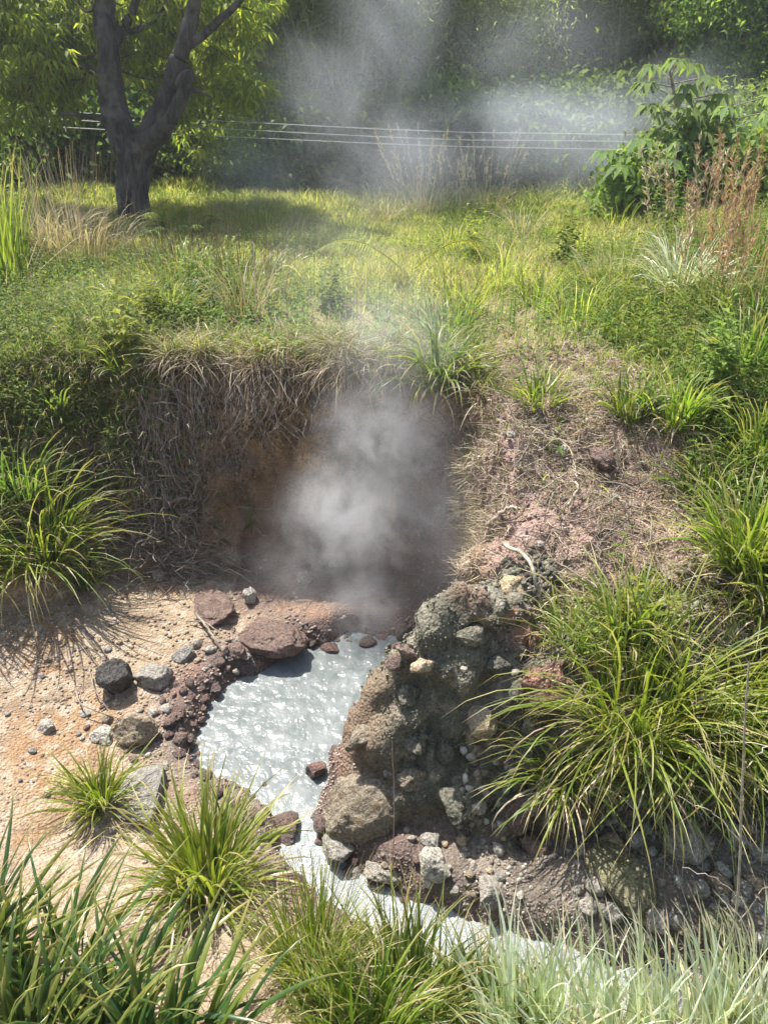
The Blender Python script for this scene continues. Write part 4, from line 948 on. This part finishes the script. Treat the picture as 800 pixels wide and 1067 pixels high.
def tree():
    y = 8.7; base = at_y(148, 246, y); base[2] = drop(base[0], y) - .05
    e = empty('tree', tuple(base), 'gnarled dark tree with forked trunk and lime green leaves on the left', 'tree')
    L_ = []
    L_.append(limb([(150,262,0),(142,235,0),(138,200,0),(140,165,0),(143,140,0)], [.36,.25,.215,.23,.24], 0, y, 60, 40, 1))
    L_.append(limb([(140,175,0),(128,140,0),(118,100,0),(114,60,0),(110,20,.1),(104,-30,.2),(92,-110,.4)], [.20,.185,.165,.15,.15,.12,.07], 0, y, 80, 32, 2))
    L_.append(limb([(145,165,0),(160,135,-.1),(174,105,-.2),(188,60,-.3),(198,25,-.3),(206,-20,-.3),(216,-100,-.3)], [.20,.165,.135,.11,.095,.08,.04], 0, y, 80, 30, 3))
    L_.append(limb([(186,52,-.3),(205,42,-.35),(228,22,-.4),(252,-2,-.5),(285,-50,-.6)], [.06,.055,.05,.04,.02], 0, y, 22, 12, 4))
    L_.append(limb([(150,150,-.1),(168,138,-.25),(183,115,-.35),(194,92,-.4)], [.13,.11,.085,.08], 0, y, 20, 14, 5, .16))
    L_.append(limb([(186,90,-.4),(196,78,-.42),(198,92,-.42)], [.06,.10,.05], 0, y, 12, 12, 6, .3))
    L_.append(limb([(196,94,-.4),(210,96,-.4),(222,103,-.4)], [.03,.022,.01], 0, y, 10, 8, 7))
    L_.append(limb([(130,135,0),(108,124,-.1),(84,120,-.1),(62,118,-.1)], [.06,.05,.035,.012], 0, y, 14, 10, 8))
    L_.append(limb([(118,85,0),(100,72,.0),(76,66,.0),(50,50,.1)], [.05,.04,.022,.012], 0, y, 14, 10, 9))
    L_.append(limb([(114,55,0),(128,30,.1),(140,8,.1),(150,-30,.2)], [.08,.06,.05,.03], 0, y, 16, 12, 10))
    L_.append(limb([(126,36,.1),(150,28,.1),(170,10,.1),(178,-20,.1)], [.045,.035,.03,.015], 0, y, 14, 10, 11))
    r = np.random.default_rng(12)
    for q in range(26):
        a, b_ = [(112,0),(206,-10),(245,5),(190,50),(116,70),(70,60),(215,-60),(100,-60)][q % 8]
        L_.append(limb([(a,b_,0),(a + r.uniform(-50,50), b_ + r.uniform(-50,15), r.uniform(0,.5)),(a + r.uniform(-80,80), b_ + r.uniform(-70,35), r.uniform(.1,.9))], [.016,.009,.003], 0, y, 10, 6, 20 + q))
    d = join(L_); obj('trunk', bmesh_of('trunk', (d[0] - base, d[1], d[2], d[3]), M['bark']), e)
    # crown: drooping whorls of long leaflets
    cl = []; r = np.random.default_rng(31)
    blobs = [(-20,-30,1.0,.9),(30,40,.75,.6),(75,-10,.8,.7),(40,100,.45,.4),(95,40,.5,.5),(150,-40,.9,.7),(215,70,.45,.5),(230,20,.55,.5),(255,90,.35,.3),(205,140,.28,.25),(240,-50,.8,.7),(165,60,.35,.4),(0,100,.5,.5),(100,-130,1.0,.6),(10,-130,1.0,.6),(60,60,.45,.5),(170,15,.4,.4),(190,110,.22,.22),(-60,30,.8,.7),(130,85,.2,.2)]
    for a, b_, R, w in blobs:
        c = at_y(a, b_, y + r.uniform(.3, 1.6) * (1 if 60 < a < 240 else .3)); n = int(260 * w * w / .35)
        q = r.normal(0, 1, (n, 3)); q /= np.linalg.norm(q, axis=1, keepdims=True); q *= (R * (.35 + .65 * r.random(n) ** .5))[:, None]; q[:, 2] *= .7
        c_ = c + q; keep = fbm(c_[:, 0] * 2.6, c_[:, 1] * 2.6, c_[:, 2] * 2.6, 2, 61) > -.12; cl.append(c_[keep])
    C = np.concatenate(cl); k = 8; n = len(C)
    CC = np.repeat(C, k, 0); az = np.tile(np.arange(k) / k * 6.28, n) + np.repeat(r.random(n) * 6.28, k)
    Dv = np.stack([np.cos(az), np.sin(az), -.55 + r.normal(0, .35, n * k)], -1)
    dd = leaves(CC + Dv * .02, Dv, np.tile([[0, 0, 1.]], (n * k, 1)) + r.normal(0, .3, (n * k, 3)), .13 * (.7 + .6 * r.random(n * k)), .034, 77, 2, .3)
    obj('crown', bmesh_of('crown', (dd[0] - base, dd[1], dd[2], dd[3]), M['l_lime']), e)
tree()
# ferns at the tree foot
def fern(px, py, y, n, L_, label, seed, mat='weed'):
    r = np.random.default_rng(seed); b0 = at_y(px, py, y); b0[2] = max(b0[2], drop(b0[0], y)) if b0[2] < 2 else b0[2]; out = []
    for q in range(n):
        az = r.random() * 6.28; ln = L_ * r.uniform(.6, 1.2); k = 15; s = np.linspace(.05, 1, k)
        ax = np.stack([np.cos(az) * s * ln * .8, np.sin(az) * s * ln * .8, ln * (.95 * s - .7 * s**2.0)], -1)
        for sg in (-1, 1):
            Dv = np.stack([-sg * np.sin(az) + .4 * np.cos(az) + 0 * s, sg * np.cos(az) + .4 * np.sin(az) + 0 * s, -.2 + 0 * s], -1)
            out.append(leaves(ax, Dv, np.tile([[0, 0, 1.]], (k, 1)), ln * .22 * np.sin(s * 2.6 + .3), .022, seed * 7 + q, 2, .2))
        out.append(tubes(ax[None], np.full((1, k), .006), 3))
    o = obj('fern', bmesh_of('fern', join(out), M[mat])); o.location = b0; tag(o, label, 'fern')
fern(172,236,8.2,9,.45,'fern growing on the right side of the tree base',901,'l_lime')
fern(205,245,7.9,8,.42,'broad fern in front of the tree foot on the right',902)
fern(140,255,7.8,8,.4,'pale fern directly in front of the tree foot',903)

# ------------------------------------------------------------------ power cables
def cable(y, pix, label):
    P_ = [at_y(a, b_, y) for a, b_ in pix]; d0 = P_[0] - P_[1]; d1 = P_[-1] - P_[-2]
    pts = [P_[0] + d0 * 6] + P_ + [P_[-1] + d1 * 6]; pts = curve_pts(pts, 60)
    o = obj('power_cable', bmesh_of('power_cable', tubes(pts[None], np.full((1, 60), .0055), 6), M['wire'])); tag(o, label, 'cable', 'power cables in front of the forest')
cable(9.9, [(0,113),(230,126),(460,137),(690,141)], 'topmost of the three pale cables crossing behind the tree')
cable(9.9, [(0,121),(230,134),(460,145),(690,148)], 'middle one of the three pale cables crossing behind the tree')
cable(9.9, [(0,129),(230,142),(460,152),(690,157)], 'lowest of the three pale cables crossing behind the tree')

# ------------------------------------------------------------------ forest
def crown_cloud(r, blobs, n_cl, lpc, L_, W_, droop=.35, spread=.28, flat=.7):
    tot = sum(b_[3] ** 2 for b_ in blobs); CC = []
    for x, y, z, R in blobs:
        n = max(4, int(n_cl * R * R / tot)); q = r.normal(0, 1, (n, 3)); q /= np.linalg.norm(q, axis=1, keepdims=True)
        q *= (R * (.45 + .6 * r.random(n) ** .6))[:, None]; q[:, 2] *= flat; CC.append(np.array([x, y, z]) + q)
    C = np.concatenate(CC); n = len(C); o = r.random(3) * 20
    keep = fbm(C[:, 0] * 1.1 + o[0], C[:, 1] * 1.1, C[:, 2] * 1.1, 2, 5) > -.22; C = C[keep]; n = len(C)
    sz = spread * (.6 + .8 * r.random(n)); c = np.repeat(C, lpc, 0) + r.normal(0, 1, (n * lpc, 3)) * np.repeat(sz, lpc)[:, None] * np.array([1, 1, .45])
    Dv = r.normal(0, 1, (n * lpc, 3)) * np.array([1, 1, .5]) + np.array([0, 0, -droop])
    return leaves(c, Dv, np.tile([[0, 0, 1.]], (n * lpc, 1)) + r.normal(0, .5, (n * lpc, 3)), L_ * (.6 + .8 * r.random(n * lpc)), W_, int(r.integers(9999)), 2, .25)
def make_tree_proto(name, seed, H_, R, leafmat, n_cl, lpc, L_, W_, droop=.4, low=.25):
    r = np.random.default_rng(seed); blobs = []
    for k in range(9):
        a = k * 2.4 + r.random(); rad = R * .62 * r.random() ** .5; z = H_ * (low + (1 - low) * (k + .5) / 9) * (.9 + .1 * r.random())
        blobs.append((math.cos(a) * rad, math.sin(a) * rad, z, R * r.uniform(.34, .56)))
    L2 = []
    k = 10; P_ = np.zeros((1, k, 3)); P_[0, :, 2] = np.linspace(-.2, H_ * .85, k); P_[0, :, 0] = np.cumsum(r.normal(0, .08, k)); P_[0, :, 1] = np.cumsum(r.normal(0, .08, k))
    L2.append(tubes(P_, np.linspace(.16, .04, k)[None] * H_ / 6, 10))
    for b_ in blobs:
        j = int(np.clip(b_[2] / H_ * k * .7, 0, k - 2)); L2.append(tubes(np.linspace(P_[0, j], np.array(b_[:3]), 6)[None], np.linspace(.06, .015, 6)[None] * H_ / 6, 6))
    e = empty(name, (0, 0, 0)); obj('trunk', bmesh_of('trunk', join(L2), M['bark']), e)
    obj('crown', bmesh_of('crown', crown_cloud(r, blobs, n_cl, lpc, L_, W_, droop), M[leafmat]), e); return e
def make_bamboo_proto(name, seed, H_, nc):
    r = np.random.default_rng(seed); k = 16; P_ = np.zeros((nc, k, 3)); az = r.random(nc) * 6.28; s = np.linspace(0, 1, k)
    for q in range(nc):
        h = H_ * r.uniform(.75, 1.1); out = r.uniform(.25, 1.0) * H_ * .36; b0 = np.array([math.cos(az[q]), math.sin(az[q])]) * r.uniform(.05, .5)
        P_[q, :, 0] = b0[0] + math.cos(az[q]) * out * s ** 2.0; P_[q, :, 1] = b0[1] + math.sin(az[q]) * out * s ** 2.0; P_[q, :, 2] = h * (s - .22 * s ** 4) - .1
    R = np.linspace(.034, .008, k)[None] * np.ones((nc, 1))
    e = empty(name, (0, 0, 0)); obj('culms', bmesh_of('culms', tubes(P_, R, 6), M['culm']), e)
    C = []
    for q in range(nc):
        m = 40; t = .42 + .58 * r.random(m) ** .7; i = t * (k - 1); i0 = np.clip(i.astype(int), 0, k - 2); f = (i - i0)[:, None]
        C.append(P_[q, i0] * (1 - f) + P_[q, i0 + 1] * f + r.normal(0, .20, (m, 3)) * np.array([1, 1, .6]))
    C = np.concatenate(C); lp = 22; n = len(C) * lp; c = np.repeat(C, lp, 0) + r.normal(0, .13, (n, 3)); Dv = r.normal(0, 1, (n, 3)) * np.array([1, 1, .45]) + np.array([0, 0, -.75])
    obj('foliage', bmesh_of('foliage', leaves(c, Dv, r.normal(0, 1, (n, 3)), .15 * (.6 + .8 * r.random(n)), .024, seed, 2, .3), M['l_bamboo']), e); return e
def copy_tree(o):
    c = o.copy(); COL.objects.link(c)
    for ch in o.children:
        d = ch.copy(); COL.objects.link(d); d.parent = c; d.matrix_parent_inverse = ch.matrix_parent_inverse
    return c
protos = {
 'dark': make_tree_proto('broadleaf_tree', 2001, 4.3, 1.7, 'l_dark', 720, 34, .11, .055),
 'mid': make_tree_proto('broadleaf_tree', 2002, 4.0, 1.6, 'l_mid', 720, 34, .11, .05),
 'lime': make_tree_proto('lime_leaved_tree', 2003, 3.9, 1.6, 'l_lime', 560, 28, .12, .035, .7),
 'round': make_tree_proto('round_tree', 2004, 3.3, 1.1, 'l_bamboo', 620, 30, .10, .026, .6),
 'bush': make_tree_proto('forest_bush', 2005, 1.5, 1.1, 'l_mid', 460, 30, .13, .06, .4, .05),
 'dbush': make_tree_proto('forest_bush', 2006, 1.6, 1.15, 'l_dark', 460, 30, .14, .07, .4, .05),
 'bamboo': make_bamboo_proto('bamboo_clump', 2010, 5.0, 26),
 'bamboo2': make_bamboo_proto('bamboo_clump', 2011, 4.6, 20),
}
used = set(); CAT = {'dark': 'tree', 'mid': 'tree', 'lime': 'tree', 'round': 'tree', 'bush': 'bush', 'dbush': 'bush', 'bamboo': 'bamboo', 'bamboo2': 'bamboo'}
def stand(kind, px, Y_, sc, label, group=None):
    o = protos[kind] if kind not in used else copy_tree(protos[kind]); used.add(kind)
    x = (px - 400) / 876 * Y_; o.location = (x, Y_, drop(x, Y_) if Y_ < 15.5 and abs(x) < 7.9 else float(land(np.array([x]), np.array([Y_]))[0]))
    o.rotation_euler = (0, 0, random.random() * 6.28); o.scale = (sc,) * 3; tag(o, label, CAT[kind], group); return o
FR = 'forest trees behind the meadow'; BA = 'bamboo clumps behind the meadow'; BU = 'bushes along the forest edge'
for a in [
 ('lime',40,12.4,.95,'lime leaved tree behind the gnarled tree at the far left',FR),('lime',230,12.6,.95,'lime leaved tree behind the right fork of the gnarled tree',FR),
 ('lime',-60,12.0,.9,'lime leaved tree cut by the left frame edge',FR),('lime',130,13.6,1.1,'lime leaved tree directly behind the forked trunk',FR),
 ('dark',10,14.6,1.1,'dark broadleaf tree at the back left corner',FR),('dark',160,15.2,1.15,'dark broadleaf tree behind the lime ones',FR),
 ('bamboo',345,12.9,1.05,'tall grey green bamboo clump right of the gnarled tree',BA),('bamboo2',270,14.0,1.05,'bamboo clump leaning toward the gnarled tree',BA),
 ('bamboo2',405,13.3,1.1,'bamboo clump in the middle of the forest edge',BA),('bamboo',450,15.6,1.05,'bamboo clump behind the mist in the centre',BA),
 ('round',522,13.2,.88,'round crowned small tree lit above the mist',FR),('mid',470,15.8,1.15,'taller green tree behind the round crowned one, to its left',FR),
 ('mid',560,16.2,1.2,'taller green tree behind the round crowned one, to its right',FR),
 ('bamboo',640,14.2,1.0,'dark bamboo clump right of the round crowned tree',BA),('bamboo2',600,15.4,1.05,'bamboo clump with bright culms behind the mist',BA),
 ('bamboo2',690,14.8,.95,'fine leaved bamboo arching above the lobed leaves',BA),
 ('mid',765,12.8,.85,'green tree at the right frame edge',FR),('dark',835,13.4,1.0,'dark tree cut by the right frame edge',FR),('dark',720,17.5,.95,'dark tree below the patch of sky',FR),
 ('dbush',30,11.2,.85,'dark bush low at the far left behind the reeds',BU),('dbush',95,11.6,.8,'dark bush left of the trunk under the cables',BU),('bush',205,11.6,.8,'bush right of the trunk under the cables',BU),
 ('bush',265,11.8,.75,'misty bush at the foot of the leaning bamboo',BU),('dbush',325,11.9,.8,'dark bush at the foot of the tall bamboo',BU),('dbush',385,11.8,.75,'dark bush in the middle of the meadow edge',BU),
 ('dbush',440,12.0,.85,'dark bush left of the pale plumed grasses in the mist',BU),('bush',500,12.2,.85,'green bush under the round crowned tree',BU),('dbush',560,12.0,.8,'dark bush in the thick mist right of the round tree',BU),
 ('dbush',615,12.4,.9,'dark bush beneath the dark bamboo',BU),('bush',660,12.0,.75,'bush left of the vine covered shrub',BU),('bush',730,11.6,.8,'bush behind the lobed leaf saplings',BU),('bush',800,10.6,.8,'bright bush at the right frame edge',BU),
 ('bush',870,10.0,.9,'bush beyond the right frame edge',BU),('bush',-30,10.2,.8,'bush at the left frame edge behind the upright leaves',BU)]:
    stand(*a)
r0 = random.Random(5)
for k in range(16):
    px = -180 + k * 75 + r0.uniform(-15, 15)
    if 690 < px < 760: continue
    stand('dark' if k % 3 else 'mid', px, 19 + r0.uniform(-1, 2), 1.15, 'tall dark tree of the rear forest row closing the view behind the bamboo', 'rear row of forest trees')
# far wooded slope, one mass
def far_wood():
    r = np.random.default_rng(44); n = 2600; x = r.uniform(-45, 45, n); y = r.uniform(23, 50, n); z = land(x, y)
    h = 4.0 * (.6 + .6 * r.random(n)); C = np.stack([x, y, z + h * .5], -1)
    lp = 90; m = n * lp; q = r.normal(0, 1, (m, 3)); q /= np.linalg.norm(q, axis=1, keepdims=True); c = np.repeat(C, lp, 0) + q * np.repeat(h * .55, lp)[:, None]
    d = leaves(c, r.normal(0, 1, (m, 3)), q + np.array([0, 0, .6]), .32, .2, 4, 2, .2); stuff('far_forest', 'dark wooded slope seen through gaps far behind the bamboo', 'forest', d, 'l_dark')
far_wood()
# lobed leaf saplings on the right
def lobed(px, Y_, top_px, n, label, seed, R=.34, lean=0):
    x = at_y(px, 235, Y_)[0]; b0 = np.array([x, Y_, drop(x, Y_)]); e = empty('broad_leaved_sapling', tuple(b0), label, 'sapling', 'lobed leaf saplings'); r = np.random.default_rng(seed)
    H_ = at_y(top_px[0], top_px[1], Y_)[2] - b0[2]; tx = at_y(top_px[0], top_px[1], Y_)[0] - b0[0]
    k = 10; s = np.linspace(0, 1, k); P_ = np.stack([tx * s ** 1.5, .1 * np.sin(3 * s), H_ * .93 * s], -1); L_ = [tubes(P_[None], np.linspace(.035, .012, k)[None], 8)]
    C, Dv, N, Ln, Wd = [], [], [], [], []
    for q in range(n):
        t = .45 + .55 * (q + .5) / n; p0 = np.array([tx * t ** 1.5, .1 * math.sin(3 * t), H_ * .93 * t]); az = q * 2.4 + r.random(); pl = R * r.uniform(.7, 1.3)
        p1 = p0 + np.array([math.cos(az) * pl, math.sin(az) * pl, .12 * r.random() + .03]); L_.append(tubes(np.linspace(p0, p1, 5)[None], np.full((1, 5), .006), 4))
        for j in range(9):
            a2 = az + (j - 4) * .62; C.append(p1); Dv.append([math.cos(a2), math.sin(a2), -.28]); N.append([r.normal(0, .15), r.normal(0, .15), 1]); Ln.append(.25 * (1 - .05 * abs(j - 4)) * r.uniform(.8, 1.1)); Wd.append(.085)
    obj('stem', bmesh_of('stem', join(L_), M['twig']), e)
    obj('leaves', bmesh_of('leaves', leaves(np.array(C), np.array(Dv), np.array(N), np.array(Ln), np.array(Wd), seed, 2, .35), M['l_broad']), e)
lobed(712,8.6,(700,62),22,'tallest lobed leaf sapling standing before the misty bamboo',3001)
lobed(690,8.2,(668,150),14,'lower lobed leaf sapling leaning left into the mist',3002)
lobed(765,8.4,(765,100),14,'lobed leaf sapling right of the tallest one',3003)
def vine_shrub(px, Y_, top, label, seed, wdt, n=2600):
    b0 = at_y(px, 235, Y_); b0[2] = drop(b0[0], Y_); H_ = at_y(px, top, Y_)[2] - b0[2]; r = np.random.default_rng(seed); cl = []
    for q in range(26):
        t = r.random(); w = wdt * (1.0 - .75 * t); x = r.normal(0, w * .5); L0 = H_ * (1 - .2 * r.random()) * (1 - .5 * abs(x) / (wdt + .01) * t)
        m = n // 26; s = r.random(m); cl.append(np.stack([x + .12 * r.normal(size=m) + (px < 700) * -.35 * (1 - s) ** 1.5 * wdt * 1.6, r.normal(0, .22, m), L0 * s], -1))
    C = np.concatenate(cl); m = len(C)
    d = leaves(C, r.normal(0, 1, (m, 3)) + np.array([0, -.3, -.5]), np.tile([[0, -.4, 1.]], (m, 1)) + r.normal(0, .4, (m, 3)), .09, .055, seed, 2, .2)
    e = empty('vine_covered_shrub', tuple(b0), label, 'shrub'); obj('foliage', bmesh_of('foliage', d, M['l_mid']), e)
    P_ = np.zeros((7, 8, 3)); P_[:, :, 2] = np.linspace(0, H_ * .85, 8); P_[:, :, 0] = r.normal(0, wdt * .4, 7)[:, None] * np.linspace(1, .5, 8); obj('stems', bmesh_of('stems', tubes(P_, np.full((7, 8), .012), 5), M['twig']), e)
vine_shrub(668,8.5,140,'vine covered shrub sloping down to the left beside the lobed saplings',3011,.45,4200)
vine_shrub(715,8.9,110,'tall vine curtain behind the lobed leaf saplings',3012,.5,4200)
vine_shrub(785,8.0,130,'vine covered shrub at the right edge behind the reddish grass',3013,.5,4200)

# ------------------------------------------------------------------ steam and haze
def steam(name, lo, hi, blobs, dens, scale, thr, label, aniso=.05, col=(.97, .975, .985), warp=1.4, rate=.9, soft=.2):
    bm = bmesh.new(); bmesh.ops.create_cube(bm, size=1); me = bpy.data.meshes.new(name)
    for v in bm.verts: v.co = Vector([(hi[i] - lo[i]) * v.co[i] for i in range(3)])
    bm.to_mesh(me); bm.free()
    m = NT(name + '_volume'); geo = m.n('ShaderNodeNewGeometry').outputs['Position']
    pv = m.n('ShaderNodeVolumePrincipled'); pv.inputs['Color'].default_value = (*col, 1); pv.inputs['Anisotropy'].default_value = aniso
    nz = m.n('ShaderNodeTexNoise'); m.l(geo, nz.inputs['Vector']); nz.inputs['Scale'].default_value = scale; nz.inputs['Detail'].default_value = 4; nz.inputs['Roughness'].default_value = .6; nz.inputs['Distortion'].default_value = warp
    w = m.vmath('SCALE', m.vmath('SUBTRACT', nz.outputs['Color'], (.5, .5, .5))); w.node.inputs['Scale'].default_value = .45 / scale * 2
    pos = m.vmath('ADD', geo, w); env = None
    for (cx, cy, cz), (rx, ry, rz), s in blobs:
        l = m.vmath('LENGTH', m.vmath('DIVIDE', m.vmath('SUBTRACT', pos, (cx, cy, cz)), (rx, ry, rz)))
        q = m.math('MULTIPLY', m.maprange(l, 1.0, .1), s); env = q if env is None else m.math('MAXIMUM', env, q)
    d = m.math('MULTIPLY', env, m.maprange(nz.outputs[0], thr - soft, thr + soft))
    m.l(m.math('MULTIPLY', d, dens), pv.inputs['Density'])
    m.l(pv.outputs[0], m.out.inputs['Volume'])
    if hasattr(m.m, 'cycles'): m.m.cycles.volume_step_rate = rate
    me.materials.append(m.m)
    o = obj(name, me); o.location = [(lo[i] + hi[i]) / 2 for i in range(3)]
    tag(o, label, 'steam', None, 'stuff')
steam('steam', (-2.0, 2.5, .03), (1.6, 5.9, 3.2),
      [((-.10,3.42,.10),(.34,.34,.5),1.0),((.35,3.4,.6),(.5,.45,.7),.14),((-.15,3.6,.62),(.55,.42,.55),1.15),((.0,3.72,1.05),(.50,.40,.52),.8),((.05,3.9,1.45),(.5,.5,.6),.30),((-.2,4.2,1.8),(.7,.7,.7),.08),((-.45,3.4,.4),(.4,.4,.35),.2),((.35,3.5,.6),(.45,.35,.6),.30)],
      2.4, 5.0, .46, 'white grey steam rising from the back of the hot pool', soft=.18)
steam('drifting_steam', (-3.6, 7.9, 1.3), (4.8, 11.3, 5.6),
      [((-1.5,9.3,2.0),(.9,.8,.7),1.1),((.3,9.5,2.15),(1.7,1.1,.9),1.0),((2.0,9.5,2.3),(1.9,1.1,.85),1.2),((.1,9.6,3.5),(.9,1.0,1.6),.9),((-.6,9.5,2.6),(1.4,1.0,1.1),.7),((3.2,9.3,2.5),(1.2,.9,.8),.7),((1.7,9.6,3.2),(1.4,.9,.8),.45)],
      .44, 1.0, .45, 'bluish steam drifting in front of the bamboo at the forest edge', .0, (.88, .92, 1.0), 1.0, .9, .22)
def haze():
    bm = bmesh.new(); bmesh.ops.create_cube(bm, size=1); me = bpy.data.meshes.new('haze')
    zlo, zhi = float(VZ.min()) - 1, float(VZ.max()) + 5.5
    for v in bm.verts: v.co = Vector((v.co.x * 170, v.co.y * 150, v.co.z * (zhi - zlo)))
    bm.to_mesh(me); bm.free(); m = NT('haze_air'); pv = m.n('ShaderNodeVolumePrincipled')
    pv.inputs['Color'].default_value = (.85, .9, .97, 1); pv.inputs['Density'].default_value = .002; pv.inputs['Anisotropy'].default_value = .3
    m.l(pv.outputs[0], m.out.inputs['Volume']); me.materials.append(m.m)
    o = obj('haze', me, kind='stuff', category='haze', label='thin pale haze filling the air over the clearing'); o.location = (0, 32, (zlo + zhi) / 2)
haze()

# ------------------------------------------------------------------ light
SUN_EL, SUN_AZ = math.radians(60), math.radians(-38)      # azimuth from +y, negative = left
sd = bpy.data.lights.new('sun', 'SUN'); so = bpy.data.objects.new('sun', sd); COL.objects.link(so)
sd.energy = 5.0; sd.angle = math.radians(.53); sd.color = (1, .955, .88)
dirs = Vector((math.sin(SUN_AZ) * math.cos(SUN_EL), math.cos(SUN_AZ) * math.cos(SUN_EL), math.sin(SUN_EL)))
so.rotation_euler = dirs.to_track_quat('Z', 'Y').to_euler(); so.location = dirs * 40
w = bpy.data.worlds.new('World'); scene.world = w; w.use_nodes = True; nt = w.node_tree
sky = nt.nodes.new('ShaderNodeTexSky'); sky.sky_type = 'NISHITA'; sky.sun_disc = False; sky.sun_elevation = SUN_EL; sky.sun_rotation = SUN_AZ; sky.dust_density = 2.0
bg = nt.nodes['Background']; bg.inputs[1].default_value = .125; nt.links.new(sky.outputs[0], bg.inputs[0])
vs = scene.view_settings; vs.view_transform = 'Standard'; vs.look = 'None'; vs.gamma = 1; vs.exposure = 1.22; vs.use_curve_mapping = False
cy = scene.cycles if hasattr(scene, 'cycles') else None
scene.render.engine = 'CYCLES'; cy = scene.cycles
cy.use_denoising = True
cy.max_bounces = 7; cy.diffuse_bounces = 3; cy.glossy_bounces = 2; cy.transmission_bounces = 3; cy.transparent_max_bounces = 8; cy.volume_bounces = 2
cy.volume_step_rate = 1.0; cy.volume_max_steps = 128; cy.use_adaptive_sampling = True; cy.adaptive_threshold = .02
cy.sample_clamp_indirect = 6; cy.sample_clamp_direct = 8
for o in list(COL.objects):
    if o.type == 'EMPTY' and o.children == () : pass
